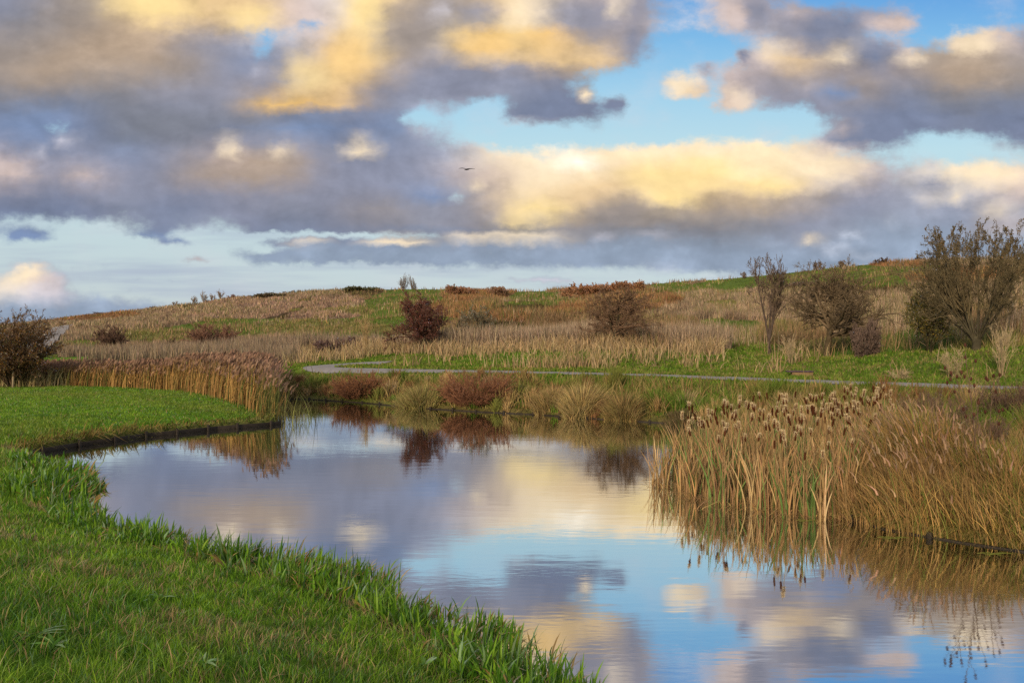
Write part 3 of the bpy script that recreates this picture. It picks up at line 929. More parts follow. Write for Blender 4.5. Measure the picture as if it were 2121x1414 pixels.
def build_far_bank():
    """rough herbage between river and path, and the meadow beyond"""
    parts = []
    n = 330000
    x, y = sample(n, -.40, .75, 12, 90, 1.55)
    sd, near = shore(x, y)
    px, D, _ = frame_coords(x, y)
    dfoot = np.interp(px, PXS, DF)
    pd = path_dist(x, y)
    k = ~near & (sd > .3) & (D < dfoot + 6) & (pd > .85 + 1.1 * vnoise(x, y, .8, 201) * rng.random(n))
    x, y, sd, px, D, pd = (a[k] for a in (x, y, sd, px, D, pd)); n = len(x)
    dp = np.interp(px, PXS, DP)
    z = ground_z(x, y) - .02
    n1 = fbm(x, y, 3.2, 91); n2 = fbm(x, y, 1.0, 92, 3)
    q = rng.random(n)
    bank = np.clip(1 - smooth(4.5, 10.5, sd + n1 * 6), 0, 1) * (D < dp)
    right = smooth(7, 12, x) * (D < 30)
    tallz = np.clip(bank * .85 + right * .55, 0, 1)
    verge = np.exp(-((pd - 1.5) / 2.2) ** 2)
    tallz *= 1 - verge
    tall = q < tallz * np.clip(.5 + n2 * 2.2 + n1, .06, 1)
    df2 = np.interp(px, PXS, DF)
    fr = smooth(.35, .95, (D - dp) / (df2 - dp))
    strawb = (~tall) & (D > dp) & (q < np.clip(-.02 + n1 * 1.3 + n2 * .8 + fr * np.where(px > 1500, -.25, .55), 0, .85)) & (verge < .35)
    h = rng.uniform(.10, .22, n)
    h = np.where(tall, rng.uniform(.35, 1.05, n) * (1 + n1) * np.where((D < 27) & (x > 7), .62, 1), h)
    h = np.where(strawb, rng.uniform(.5, 1.3, n) * (1 + n1), h)
    w = np.maximum(.008, .0011 * D) * rng.uniform(.7, 1.3, n)
    w = np.where(h < .25, w * 1.5, w)
    c = mixv((.075, .15, .018), (.175, .235, .035), np.clip(rng.random(n) + n1 + n2, 0, 1))
    ol = rng.random(n) < np.clip(.22 + n2 * 1.6, .05, .8)
    c[ol] = mixv((.20, .19, .06), (.26, .22, .09), rng.random(ol.sum()))
    ct = mixv((.36, .25, .11), (.16, .15, .045), np.clip(rng.random(n) + n2 * 1.5, 0, 1))
    ct = mixv(ct, (.20, .10, .05), (rng.random(n) < np.clip(.15 + fbm(x, y, 4, 95) * 1.5, 0, .7)) * .8)
    c = np.where(tall[:, None], ct, c)
    c = np.where(strawb[:, None], mixv((.46, .34, .20), (.34, .24, .12), rng.random(n)), c)
    c = jitter(c, n, .18)
    lean = rng.uniform(.1, .8, n)
    b = np.stack([x, y, z], 1)
    nr = D < 26
    parts.append(blades(b[nr], h[nr], w[nr], lean[nr], c[nr], 3, droop=.35))
    parts.append(blades(b[~nr], h[~nr], w[~nr], lean[~nr], c[~nr], 2))
    V, T, C = join(parts)
    o = mesh_from('meadow_grass', V, T, M_DRY, C)
    tag(o, 'rough mixed green and straw herbage between river, path and hill foot', 'rough grass', kind='stuff')


def build_straw_bands():
    """tall bleached stems standing in the belts at the foot of the hill"""
    n = 70000
    px = rng.uniform(120, 2200, n)
    r_ = rng.random(n)
    dfoot = np.interp(px, PXS, DF); dp = np.interp(px, PXS, DP)
    D = dfoot + 1 + (rng.random(n) ** 1.5) * 14
    lf = px < 620
    D = np.where(lf, rng.uniform(62, 90, n), D)
    x = (px - CX) / F * D
    nn = fbm(x, D, 7, 101) * 2
    k = ((lf & (nn > -.22)) | ((px > 600) & (px < 900) & (nn > -.02)) | ((px > 880) & (px < 1620) & (nn > -.08 + .25 * fbm(x, D, 2.5, 103) + .9 * smooth(1440, 1620, px))) | ((px > 1560) & (nn > .42) & ((px < 1680) | (px > 1960)))) & (D > dp + 4)
    x, y, nn = x[k], D[k], nn[k]; n = len(x)
    z = ground_z(x, y)
    h = rng.uniform(.6, 1.8, n) * (1 + nn * .6)
    w = np.maximum(.014, .0010 * y) * rng.uniform(.6, 1.2, n)
    c = jitter(mixv((.43, .33, .235), (.29, .215, .145), rng.random(n)) * np.where(x < -12, .78, 1)[:, None], n, .16)
    V, T, C = blades(np.stack([x, y, z], 1), h, w, rng.uniform(0, .35, n), c, 2, taper=.5)
    o = mesh_from('straw_stems', V, T, M_DRY, C)
    tag(o, 'tall bleached straw stems standing at the foot of the hill', 'dry grass', kind='stuff')


def build_hill_cover():
    n = 520000
    px = rng.uniform(-60, 2220, n)
    dfoot = np.interp(px, PXS, DF); dr = np.interp(px, PXS, DR)
    t = rng.random(n) ** .92 * 1.02
    D = dfoot * (dr / dfoot) ** t
    x, y = (px - CX) / F * D, D
    z = ground_z(x, y)
    pv = CY - (z - H) * F / D
    ix = cover(px, pv, x, y)
    base = np.array(HP)
    dpth = np.full(n, 1e9)
    for (ax, ay), (bx, by) in zip(base[:-1], base[1:]):
        ex, ey = bx - ax, by - ay
        tt = np.clip(((x - ax) * ex + (y - ay) * ey) / (ex * ex + ey * ey), 0, 1)
        dpth = np.minimum(dpth, np.hypot(x - ax - tt * ex, y - ay - tt * ey))
    k = dpth > 2.6
    x, y, z, D, ix = x[k], y[k], z[k], D[k], ix[k]; n = len(x)
    n1 = fbm(x, y, 5, 111); n2 = fbm(x, y, 1.6, 112, 2)
    mixin = rng.random(n) < np.clip(.16 + n1 * .9, .03, .5) * np.where(HT[ix] < .4, .75, 1)
    an = (fbm(x, y, 9, 113, 3) + rng.normal(0, .08, n)) * 6
    alt = np.array([TYPES.index(q) for q in 'bGtosrp'])[np.clip((an + 3).astype(int), 0, 6)]
    ix = np.where(mixin, alt, ix)
    c = BT[ix] * (.92 + n1 * 1.2 + n2 * 1.1)[:, None]
    c = mixv(c, (.13, .15, .04), (rng.random(n) < np.clip(.08 + n1 * 1.5 + .08 * (D < 150), 0, .5)) * .8)
    c = jitter(c, n, .20)
    h = HT[ix] * rng.uniform(.35, .95, n) * (1 + n1 * 1.6)
    w = np.maximum(.03, .00105 * D) * rng.uniform(.6, 1.4, n)
    short = HT[ix] < .4
    w = np.where(short, w * 1.8, w)
    V, T, C = blades(np.stack([x, y, z - .05], 1), h, w, rng.uniform(0, .5, n), c, 1)
    o = mesh_from('hill_grass', V, T, M_DRY, C)
    tag(o, 'straw, russet and green grasses covering the long hill', 'rough grass', kind='stuff')


def build_reeds():
    n = 30000
    x, y = scatter_poly(REEDBED, n)
    x = x + rng.normal(0, .32, n); y = y + rng.normal(0, .25, n)
    # denser at the front edge
    z = np.maximum(ground_z(x, y), -.05)
    h = rng.uniform(1.35, 2.4, n) * (1 + fbm(x, y, 2.2, 121) * .45) * (.62 + .26 * smooth(-26, -15, x))
    front = y
    w = rng.uniform(.018, .04, n)
    a = rng.random(n)
    c = mixv((.50, .31, .11), (.33, .19, .08), a)
    gr = (rng.random(n) < .22 + .5 * smooth(-12.5, -9.8, x))
    c[gr] = mixv((.10, .12, .035), (.16, .16, .05), rng.random(gr.sum()))
    c = jitter(c, n, .16)
    az = rng.normal(.35, .7, n)
    lean = rng.uniform(.02, .38, n)
    b = np.stack([x, y, z - .05], 1)
    parts = [blades(b, h, w, lean, c, 3, azim=az, taper=.6)]
    # leaves part-way up
    m = 26000; i = rng.integers(0, n, m); t = rng.uniform(.15, .85, m)
    lb = b[i].copy(); off = lean[i] * h[i] * t ** 1.8
    lb[:, 0] += np.cos(az[i]) * off; lb[:, 1] += np.sin(az[i]) * off; lb[:, 2] += h[i] * t
    parts.append(blades(lb, rng.uniform(.25, .45, m), rng.uniform(.03, .05, m), rng.uniform(.6, 1.6, m), jitter(c[i], m, .15), 2, azim=rng.normal(.3, 1.2, m), droop=.7))
    # feathery plumes
    keepp = rng.random(n) < .7; b2 = b; off = lean * h
    m = n
    pb = b.copy(); pb[:, 0] += np.cos(az) * off; pb[:, 1] += np.sin(az) * off; pb[:, 2] += h * (1 - .25 * lean) - .12
    parts.append(blades(pb, rng.uniform(.2, .34, m), rng.uniform(.05, .11, m), rng.uniform(.2, .9, m), jitter(mixv((.30, .19, .13), (.22, .13, .09), rng.random(m)), m, .15), 2, azim=az, taper=.4, droop=.5))
    V, T, C = join(parts)
    o = mesh_from('reeds', V, T, M_DRY, C)
    tag(o, 'dense golden brown reed bed behind the green spit', 'reed bed', kind='stuff')
    # sparse stems in the water off the tip
    n = 130
    x = rng.normal(-8.75, .45, n); y = rng.normal(32.2, 1.0, n)
    V, T, C = blades(np.stack([x, y, np.full(n, -.1)], 1), rng.uniform(.5, 1.5, n), np.full(n, .018), rng.uniform(.1, .7, n), jitter(np.tile((.17, .17, .06), (n, 1)), n, .3), 3)
    o = mesh_from('sparse_reeds', V, T, M_DRY, C)
    tag(o, 'few thin reed stems standing in open water off the spit', 'reeds', kind='stuff')


TYPHA = [(3.05, 17.9), (3.3, 16.9), (3.9, 15.7), (4.7, 14.6), (5.5, 14.2), (6.2, 14.5), (7.0, 16.0), (8.4, 18.5), (10.3, 21.5), (11.2, 24), (9.6, 25.0), (7.4, 24.2), (5.8, 22.0), (4.4, 19.8)]


def build_fringe():
    """long dry grass in front of the autumn bush"""
    n = 5200
    x, y = scatter_poly([(-40, 46), (-27.6, 45.6), (-25.5, 47.2), (-27, 50), (-40, 50)], n)
    z = ground_z(x, y)
    c = jitter(mixv((.44, .34, .19), (.24, .22, .09), rng.random(n)), n, .18)
    V, T, C = blades(np.stack([x, y, z], 1), rng.uniform(.5, 1.45, n), rng.uniform(.03, .06, n), rng.uniform(.1, .8, n), c, 3, azim=rng.normal(0, 1.3, n), droop=.5)
    o = mesh_from('dry_grass', V, T, M_DRY, C)
    tag(o, 'long dry grass below the autumn bush at the back of the lawn', 'dry grass', kind='stuff')
    labs = ['low broad-leaved weed rosette in the turf']
    r = np.random.default_rng(9)
    for i, (px, py) in enumerate([(70, 1330), (110, 1350), (330, 1245), (650, 1215), (560, 1180), (880, 1392), (420, 1385), (240, 1100)]):
        x, D = at(px, py); m = 9
        z = float(ground_z(np.array([x]), np.array([D]))[0])
        V, T, C = blades(np.zeros((m, 3)), r.uniform(.10, .17, m), r.uniform(.03, .05, m), r.uniform(.7, 1.5, m), jitter(np.tile((.15, .30, .05), (m, 1)), m, .15, r), 4, taper=.2, droop=.45, r=r)
        o = mesh_from('weed_rosette', V, T, M_IRIS, C, None, False, (x, D, z + .02))
        tag(o, labs[0], 'weed', 'broad-leaved weeds in the near lawn')


def build_typha():
    # strap leaves in fans
    nc = 900
    cx, cy = scatter_poly(TYPHA, nc)
    per = 8; n = nc * per
    x = np.repeat(cx, per) + rng.normal(0, .05, n); y = np.repeat(cy, per) + rng.normal(0, .05, n)
    z = np.maximum(ground_z(x, y), -.05) - .05
    h = rng.uniform(.9, 1.65, n) * (1 - .25 * smooth(15.5, 14.2, y)) * (1 - .22 * smooth(4.2, 3.2, x))
    w = rng.uniform(.018, .036, n)
    q = np.repeat(rng.random(nc), per) * .6 + rng.random(n) * .4
    c = mixv((.46, .29, .13), (.27, .17, .085), rng.random(n))
    gr = q > .68
    c[gr] = mixv((.10, .17, .045), (.18, .26, .08), rng.random(gr.sum()))
    pale = (q < .2); c[pale] = mixv((.62, .43, .22), (.50, .34, .17), rng.random(pale.sum()))
    c = jitter(c, n, .15)
    lean = rng.uniform(.03, .42, n)
    az = rng.uniform(0, 2 * math.pi, n)
    parts = [blades(np.stack([x, y, z], 1), h, w, lean, c, 4, azim=az, taper=.45, droop=.3)]
    # broken, bent leaves near the water
    m = 5200; i = rng.integers(0, n, m)
    parts.append(blades(np.stack([x[i], y[i], z[i] + .05], 1), rng.uniform(.3, .8, m), rng.uniform(.012, .022, m), rng.uniform(.9, 2.0, m), jitter(np.tile((.40, .25, .11), (m, 1)), m, .25), 3, droop=.8))
    V, T, C = join(parts)
    o = mesh_from('bulrush_leaves', V, T, M_DRY, C)
    tag(o, 'tan and green strap leaves of the bulrush bed standing in the water', 'bulrush leaves', kind='stuff')


def build_golden_reeds():
    """arching golden grass leaning over the right bank, and the tangle behind"""
    parts = []
    A = [(5.9, 14.5), (6.35, 13.4), (7.4, 12.5), (8.4, 11.8), (10.4, 10.6), (10.6, 13), (10.4, 17), (10.2, 19.5), (9.2, 20), (7.6, 17.4), (6.6, 15.8)]
    n = 17000; x, y = scatter_poly(A, n)
    z = ground_z(x, y)
    sd, _ = shore(x, y)
    h = rng.uniform(.75, 1.75, n) * (.6 + .5 * smooth(0, 1.6, sd)) * (1.1 - .68 * smooth(6.4, 10.2, x - (y - 13) * .3))
    c = jitter(mixv((.46, .28, .10), (.25, .165, .065), rng.random(n)), n, .2)
    gn = fbm(x, y, 1.3, 171); h = h * (1 + gn * 1.3)
    c = mixv(c, (.22, .14, .07), np.clip(.1 - gn * 2.0, 0, .7))
    g = rng.random(n) < .14 + .4 * smooth(7.5, 10.5, x) + gn * .5; c[g] = jitter(np.tile((.17, .19, .045), (g.sum(), 1)), g.sum(), .2)
    az = rng.normal(math.pi * 1.06, .9, n)
    stemL = rng.uniform(.1, .7, n)
    parts.append(blades(np.stack([x, y, z], 1), h, rng.uniform(.009, .018, n), stemL, c, 4, azim=az, droop=.4, taper=.5))
    ky = rng.random(n) < .2 * (h > 1.05); m = int(ky.sum())    # seed plumes at the tips of some stems
    i = np.where(ky)[0]; st = stemL[i]
    tip = np.stack([x[i] + np.cos(az[i]) * st * h[i] * .9, y[i] + np.sin(az[i]) * st * h[i] * .9, z[i] + h[i] * (1 - .4 * st) * .9], 1)
    parts.append(blades(tip, rng.uniform(.14, .26, m), rng.uniform(.018, .034, m), rng.uniform(.3, .9, m), jitter(np.tile((.34, .22, .14), (m, 1)), m, .2), 3, azim=az[i], taper=.3))
    B = [(7.2, 12.6), (8.0, 12.0), (11, 10), (15, 12), (17, 20), (14, 23), (10.8, 20), (9.4, 15.4)]
    n = 42000; x, y = scatter_poly(B, n); z = ground_z(x, y); sd, _ = shore(x, y)
    k = sd > .05; x, y, z, sd = x[k], y[k], z[k], sd[k]; n = len(x)
    n1 = fbm(x, y, 1.8, 131); n2 = fbm(x, y, .6, 132, 2)
    h = rng.uniform(.25, .75, n) * (1 + n1 * 1.1)
    c = mixv((.33, .21, .07), (.115, .165, .028), np.clip(.45 + n1 * 2.2 + n2 + rng.normal(0, .25, n) + (x - 10) * .06, 0, 1))
    c = mixv(c, (.19, .115, .065), (rng.random(n) < np.clip(.18 - n1, 0, .5)) * .8)
    c = jitter(c, n, .2)
    parts.append(blades(np.stack([x, y, z], 1), h, rng.uniform(.007, .014, n), rng.uniform(.1, 1.0, n), c, 3, droop=.5))
    V, T, C = join(parts)
    o = mesh_from('golden_grass', V, T, M_DRY, C)
    tag(o, 'golden and rusty grasses leaning over the right bank', 'tall grass', kind='stuff')


def build_tussocks():
    """arching tussocks that break up both river banks"""
    parts = []
    r = np.random.default_rng(33)
    cx, cy = sample(4600, -.36, .75, 12, 55, 1.2, r)
    sd, near = shore(cx, cy); px, D, _ = frame_coords(cx, cy)
    k = ~near & (sd > .1) & (sd < 8.5) & (path_dist(cx, cy) > 2.6) & (D < np.interp(px, PXS, DP)) & (r.random(len(cx)) < np.exp(-(sd / 5.5) ** 2) + .12 * (cx > 8))
    k &= ~((px > 1290) & (px < 1560) & (sd > 1.8) & (cy > 26))
    cx, cy, sd = cx[k], cy[k], sd[k]; m = len(cx)
    TT = np.array([(.42, .29, .13), (.31, .21, .09), (.19, .20, .05), (.12, .19, .03), (.23, .125, .06), (.36, .27, .15)])
    kind = r.choice(6, m, p=[.14, .20, .24, .24, .11, .07])
    siz = r.uniform(.28, .70, m) * np.where(sd < 1, .8, 1)
    per = 130; n = m * per
    i = np.repeat(np.arange(m), per)
    a = r.uniform(0, 6.28, n); rad = np.abs(r.normal(0, .28, n)) * siz[i]
    x = cx[i] + np.cos(a) * rad; y = cy[i] + np.sin(a) * rad
    z = ground_z(x, y)
    h = siz[i] * r.uniform(.7, 1.7, n)
    w = np.maximum(.008, .00095 * y) * r.uniform(.7, 1.3, n)
    c = jitter(TT[kind[i]], n, .2, r)
    V, T, C = blades(np.stack([x, y, z], 1), h, w, np.minimum(.15 + rad / siz[i] * r.uniform(.4, 1.4, n), 1.2), c, 3, azim=a + r.normal(0, .4, n), droop=.5, r=r)
    o = mesh_from('bank_tussocks', V, T, M_DRY, C)
    tag(o, 'arching tan, russet and olive tussocks along the far and right banks', 'rough grass', kind='stuff')


build_lawn(); build_iris(); build_tussocks(); build_edge_grass(); build_far_bank(); build_straw_bands(); build_hill_cover(); build_reeds(); build_fringe(); build_typha(); build_golden_reeds()


# ------------------------------------------------------------------ cattails: one thing each
def lathe(prof, sides=8, bend=None):
    """closed surface of revolution; prof = [(r, z)...]; bend(z)->(dx, dy)"""
    V, T = [], []
    a = np.linspace(0, 2 * math.pi, sides, endpoint=False)
    for r, z in prof:
        dx, dy = bend(z) if bend else (0, 0)
        V.append(np.stack([np.cos(a) * r + dx, np.sin(a) * r + dy, np.full(sides, z)], 1))
    V = np.vstack(V); nr = len(prof)
    for i in range(nr - 1):
        for j in range(sides):
            p, q = i * sides + j, i * sides + (j + 1) % sides
            T += [(p, q, q + sides), (p, q + sides, p + sides)]
    for i0, rev in ((0, True), ((nr - 1) * sides, False)):
        for j in range(1, sides - 1):
            T.append((i0, i0 + j + 1, i0 + j) if rev else (i0, i0 + j, i0 + j + 1))
    return V, np.array(T)


def paint(V, c, amt=.12, r=rng):
    return np.asarray(c) * (1 + r.normal(0, amt, (len(V), 1)))


def cattail_proto(k):
    r = np.random.default_rng(500 + k)
    hh = 1.45
    lx, ly = r.uniform(-.12, .12, 2)
    bend = lambda z: (lx * (z / hh) ** 2, ly * (z / hh) ** 2)
    t = root('cattail', (0, 0, 0), 'x', 'cattail')
    V, T = lathe([(.006, -.05), (.0055, .5), (.005, 1.0), (.004, hh + .28)], 5, bend)
    mesh_from('stem', V, T, M_DRY, paint(V, (.34, .25, .11)), t, True)
    z0 = hh
    V, T = lathe([(.004, z0), (.0135, z0 + .012), (.0165, z0 + .05), (.017, z0 + .12), (.0155, z0 + .17), (.005, z0 + .19)], 8, bend)
    V[:, 0] += 0; mesh_from('head', V, T, M_DRY, paint(V, (.085, .030, .014)), t, True)
    if k != 1:
        n = (200, 0, 340, 120)[k]
        zz = r.uniform(z0 + (.0 if k == 2 else .09), z0 + .2, n); a = r.uniform(0, 6.28, n)
        bx = np.array([bend(q) for q in zz])
        b = np.stack([bx[:, 0] + np.cos(a) * .012, bx[:, 1] + np.sin(a) * .012, zz], 1)
        V, T, C = blades(b, r.uniform(.012, .036, n), r.uniform(.006, .012, n), r.uniform(.3, 1.4, n), paint(b, (.86, .70, .44), .1, r), 1, azim=a, r=r)
        mesh_from('seed_fluff', V, T, M_FLUFF, C, t)
    n = 3
    az = r.uniform(0, 6.28, n)
    V, T, C = blades(np.zeros((n, 3)), r.uniform(.9, 1.35, n), np.full(n, .016), r.uniform(.1, .3, n), np.array([(.36, .24, .10), (.12, .16, .05), (.42, .28, .13)]), 5, azim=az, taper=.5, r=r)
    mesh_from('leaf_fan', V, T, M_DRY, C, t)
    return t


def copy_tree(src):
    c = src.copy(); SC.collection.objects.link(c)
    for ch in list(src.children):
        d = ch.copy(); SC.collection.objects.link(d); d.parent = c
        for g in list(ch.children):
            e = g.copy(); SC.collection.objects.link(e); e.parent = d
    return c


def build_cattails():
    protos = [cattail_proto(k) for k in range(4)]
    LAB = ['ripe brown cattail with a tuft of cream fluff on top, in the bulrush bed',
           'slim dark brown unburst cattail standing in the bulrush bed',
           'burst cattail wrapped wholly in pale cream fluff, in the bulrush bed',
           'brown cattail with a thin cream cap, in the bulrush bed']
    used = [False] * 4
    pos = []
    rr = np.random.default_rng(12)
    tries = 0
    while len(pos) < 210 and tries < 20000:
        tries += 1
        x, y = scatter_poly(TYPHA, 1, rr); x, y = float(x[0]), float(y[0])
        # most heads stand towards the back and the middle
        wgt = .45 + .55 * float(smooth(16.5, 21, y)) + .35 * math.exp(-((x - 5.6) ** 2 + (y - 17.2) ** 2) / 2.5)
        if x < 3.9 and rr.random() > .3: continue
        if rr.random() < wgt:
            pos.append((x, y))
    for i, (x, y) in enumerate(pos):
        k = int(rr.choice([0, 1, 2, 3], p=[.30, .38, .10, .22]))
        if used[k]:
            o = copy_tree(protos[k])
        else:
            o = protos[k]; used[k] = True
        z = max(float(ground_z(np.array([x]), np.array([y]))[0]), -.05)
        s = rr.uniform(.82, 1.08) * (.93 if y < 16.5 else 1.02)
        o.location = (x, y, z - .03); o.rotation_euler = (rr.normal(0, .05), rr.normal(0, .05), rr.uniform(0, 6.28)); o.scale = (s * 1.35, s * 1.35, s)
        tag(o, LAB[k], 'cattail', 'cattails standing in the bulrush bed')


build_cattails()


# ------------------------------------------------------------------ trees and shrubs
def grow(r, start, dirn, length, rad, nseg, wig, trop, rend=.35):
    n = len(start)
    P = [start]; Rr = [rad]; d = dirn.copy()
    for k in range(nseg):
        d = d + r.normal(0, wig, (n, 3)); d[:, 2] += trop
        d /= np.linalg.norm(d, axis=1)[:, None]
        P.append(P[-1] + d * (length / nseg)[:, None]); Rr.append(rad * (1 - (1 - rend) * (k + 1) / nseg))
    return np.stack(P, 1), np.stack(Rr, 1)


def kids(r, P, Rr, L, m, ang, ratio, t0, rr, dome=.45):
    n, ns = P.shape[0], P.shape[1] - 1
    t = r.uniform(t0, 1, (n, m)).ravel() * ns
    i = np.repeat(np.arange(n), m); k = np.minimum(t.astype(int), ns - 1); f = (t - k)[:, None]
    pos = P[i, k] * (1 - f) + P[i, k + 1] * f
    d = P[i, k + 1] - P[i, k]; d /= np.linalg.norm(d, axis=1)[:, None] + 1e-9
    v = r.normal(0, 1, d.shape); v -= (v * d).sum(1)[:, None] * d; v /= np.linalg.norm(v, axis=1)[:, None] + 1e-9
    a = r.normal(ang, ang * .25, len(i))[:, None]
    nd = d * np.cos(a) + v * np.sin(a)
    rad = (Rr[i, k] * (1 - f[:, 0]) + Rr[i, k + 1] * f[:, 0]) * rr
    ln = L[i] * ratio * r.uniform(.6, 1.25, len(i)) * (1.15 - dome * t / ns)
    return pos, nd, ln, rad


def tubes(P, Rr, sides):
    n, m = P.shape[:2]
    tg = np.gradient(P, axis=1); tg /= np.linalg.norm(tg, axis=2)[..., None] + 1e-9
    ref = np.where(np.abs(tg[..., 2:3]) > .9, np.array([1., 0, 0]), np.array([0, 0, 1.]))
    a = np.cross(tg, ref); a /= np.linalg.norm(a, axis=2)[..., None] + 1e-9
    b = np.cross(tg, a)
    th = np.arange(sides) * 2 * math.pi / sides
    V = P[:, :, None] + (a[:, :, None] * np.cos(th)[None, None, :, None] + b[:, :, None] * np.sin(th)[None, None, :, None]) * Rr[:, :, None, None]
    idx = np.arange(n * m * sides).reshape(n, m, sides)
    p = idx[:, :-1]; q = idx[:, 1:]
    p2, q2 = np.roll(p, -1, 2), np.roll(q, -1, 2)
    T = np.concatenate([np.stack([p, p2, q2], -1).reshape(-1, 3), np.stack([p, q2, q], -1).reshape(-1, 3)])
    return V.reshape(-1, 3), T


def leafcards(r, pts, size, tints, flat=.6):
    n = len(pts)
    a = r.normal(0, 1, (n, 3)); a /= np.linalg.norm(a, axis=1)[:, None]
    b = np.cross(a, r.normal(0, 1, (n, 3))); b /= np.linalg.norm(b, axis=1)[:, None] + 1e-9
    s = (size * r.uniform(.6, 1.3, n))[:, None]
    V = np.stack([pts - a * s, pts + b * s * .5, pts + a * s, pts - b * s * .5], 1).reshape(-1, 3)
    i = np.arange(n)[:, None] * 4
    T = np.concatenate([i + np.array([[0, 1, 2]]), i + np.array([[0, 2, 3]])])
    tt = np.array(tints)[r.integers(0, len(tints), n)] * (1 + r.normal(0, .2, (n, 1)))
    return V, T, np.repeat(tt, 4, 0)


def woody(name, seed, px, D, wpx, top, label, cat, group=None, stems=1, trunk=.18, lev=4, m=(9, 7, 6, 5), ang=(.75, .7, .6, .6), ratio=(.75, .55, .5, .5),
          trop=(.04, .06, .03, .02), spread=.25, tint=(.09, .07, .05), twig=(.13, .09, .06), leaves=0, lsize=.05, ltint=((.2, .12, .04),), lmin=0.0, rtwig=None,
          dome=.45, basew=.06, slen=.75, bole=0.0, rbole=.03, drop=.05, r0=.03, leaftop=0.0, wig=.10, lname='leaves', fade=0.0):
    """a tree or shrub: px = where it stands, D = metres away, wpx/top = crown width and top in photo scale"""
    r = np.random.default_rng(seed)
    twig = tuple(1.3 * np.array(twig))
    x0, y0, z0 = at_d(px, D)
    hgt = (CY - top) * D / F + H - z0
    wid = wpx * D / F
    n0 = stems
    a = r.uniform(0, 6.28, n0)
    bq = np.sqrt(r.random(n0)) * basew * (n0 > 1)
    st = np.stack([np.cos(a) * bq, np.sin(a) * bq, np.full(n0, -drop)], 1)
    dd = np.stack([np.cos(a) * spread * r.uniform(.2, 1.3, n0), np.sin(a) * spread * r.uniform(.2, 1.3, n0), np.ones(n0)], 1)
    dd /= np.linalg.norm(dd, axis=1)[:, None]
    st[:, 2] += bole
    P, Rr = grow(r, st, dd, np.ones(n0) * r.uniform(slen, 1, n0), np.full(n0, r0), 6, wig * .6, trop[0], .3)
    L = np.full(n0, 1.0)
    levs = [(P, Rr)]
    for k in range(lev - 1):
        pos, nd, ln, rd = kids(r, P, Rr, L, m[k], ang[k], ratio[k], trunk if k == 0 else .15, .62, dome if k == 0 else .45)
        P, Rr = grow(r, pos, nd, ln, rd, (5, 4, 3, 3)[k], wig * (1 + .4 * k), trop[k], .3)
        L = ln; levs.append((P, Rr))
    allp = levs[-1][0].reshape(-1, 3)
    topz = np.percentile(allp[:, 2], 99.3); hw = np.percentile(np.hypot(allp[:, 0], allp[:, 1]), 97)
    sx, sz = wid * .5 / hw, hgt / topz
    S = np.array([sx, sx, sz])
    t = root(name, (x0, y0, z0), label, cat, group)
    rs = hgt
    minr = (.00017 * D if rtwig is None else rtwig)

    def emit(nm, ls, tc, sides, par):
        ps = []
        for (P_, R_), s_ in zip(ls, sides):
            v, tt = tubes(P_ * S, np.maximum(R_ * rs, minr), s_)
            ps.append((v, tt, jitter(np.tile(tc, (len(v), 1)), len(v), .05, r)))
        V, T, C = join(ps)
        return mesh_from(nm, V, T, M_BARK, C, par, True)
    tl = levs[:1]
    if bole > 0:
        zb = np.linspace(-drop, bole * 1.05, 6)
        pb = np.stack([.006 * np.sin(zb * 30), .006 * np.cos(zb * 25), zb], 1)[None]
        tl = [(pb, np.array([[1.35, 1.1, 1.0, .95, 1.05, .8]]) * rbole)] + tl
    emit('trunk', tl, tint, [8] * len(tl), t)
    cr = emit('crown', levs[1:], twig, [5, 4, 3, 3][:len(levs) - 1], t)
    if leaves:
        P = levs[-1][0]
        i = r.integers(0, len(P), leaves * 3); k = r.integers(1, P.shape[1], leaves * 3)
        pt = (P[i, k] * S)
        zr = pt[:, 2] / hgt
        pr = np.clip((zr - leaftop) / max(1e-3, 1 - leaftop), 0, 1) if leaftop > 0 else np.ones(len(pt))
        ok = (r.random(len(pt)) < pr) & (zr > lmin)
        pt = pt[ok][:leaves] + r.normal(0, lsize * .6, (min(ok.sum(), leaves), 3))
        V, T, C = leafcards(r, pt, np.full(len(pt), lsize), ltint)
        mesh_from(lname, V, T, M_LEAF, C, t if lname == 'leaves' else cr)
    return t


BARK_D = (.07, .058, .042); TW_OL = (.115, .095, .055)
# big pollard-like tree on the right
woody('tree', 1, 2022, 38, 270, 468, 'largest bushy tree by the right edge, upswept stems with small brown leaves at its top', 'tree', stems=24, slen=.82, spread=1.0, trunk=.2, bole=.13, rbole=.034, basew=.03,
      m=(10, 7, 6, 4), ang=(.42, .45, .45, .45), ratio=(.42, .42, .42, .42), trop=(.0, .10, .09, .07), tint=(.075, .065, .042), twig=(.12, .095, .055), leaves=5600, lsize=.05,
      ltint=((.13, .09, .04), (.16, .10, .04), (.10, .09, .035), (.22, .13, .05)), leaftop=.6, r0=.008, lev=5, wig=.13, rtwig=.0055)
woody('small_tree', 2, 1925, 40, 120, 590, 'yellow-green leaved small tree tucked against the left of the largest bushy tree', 'tree', stems=9, spread=.7,
      m=(8, 7, 6, 4), ang=(.6, .55, .5, .5), ratio=(.6, .5, .5, .4), trop=(.02, .04, .02, .02), tint=(.06, .05, .03), twig=(.09, .075, .04), leaves=6500, lsize=.05,
      ltint=((.20, .165, .03), (.12, .13, .025), (.28, .19, .03), (.09, .09, .02)), r0=.012)
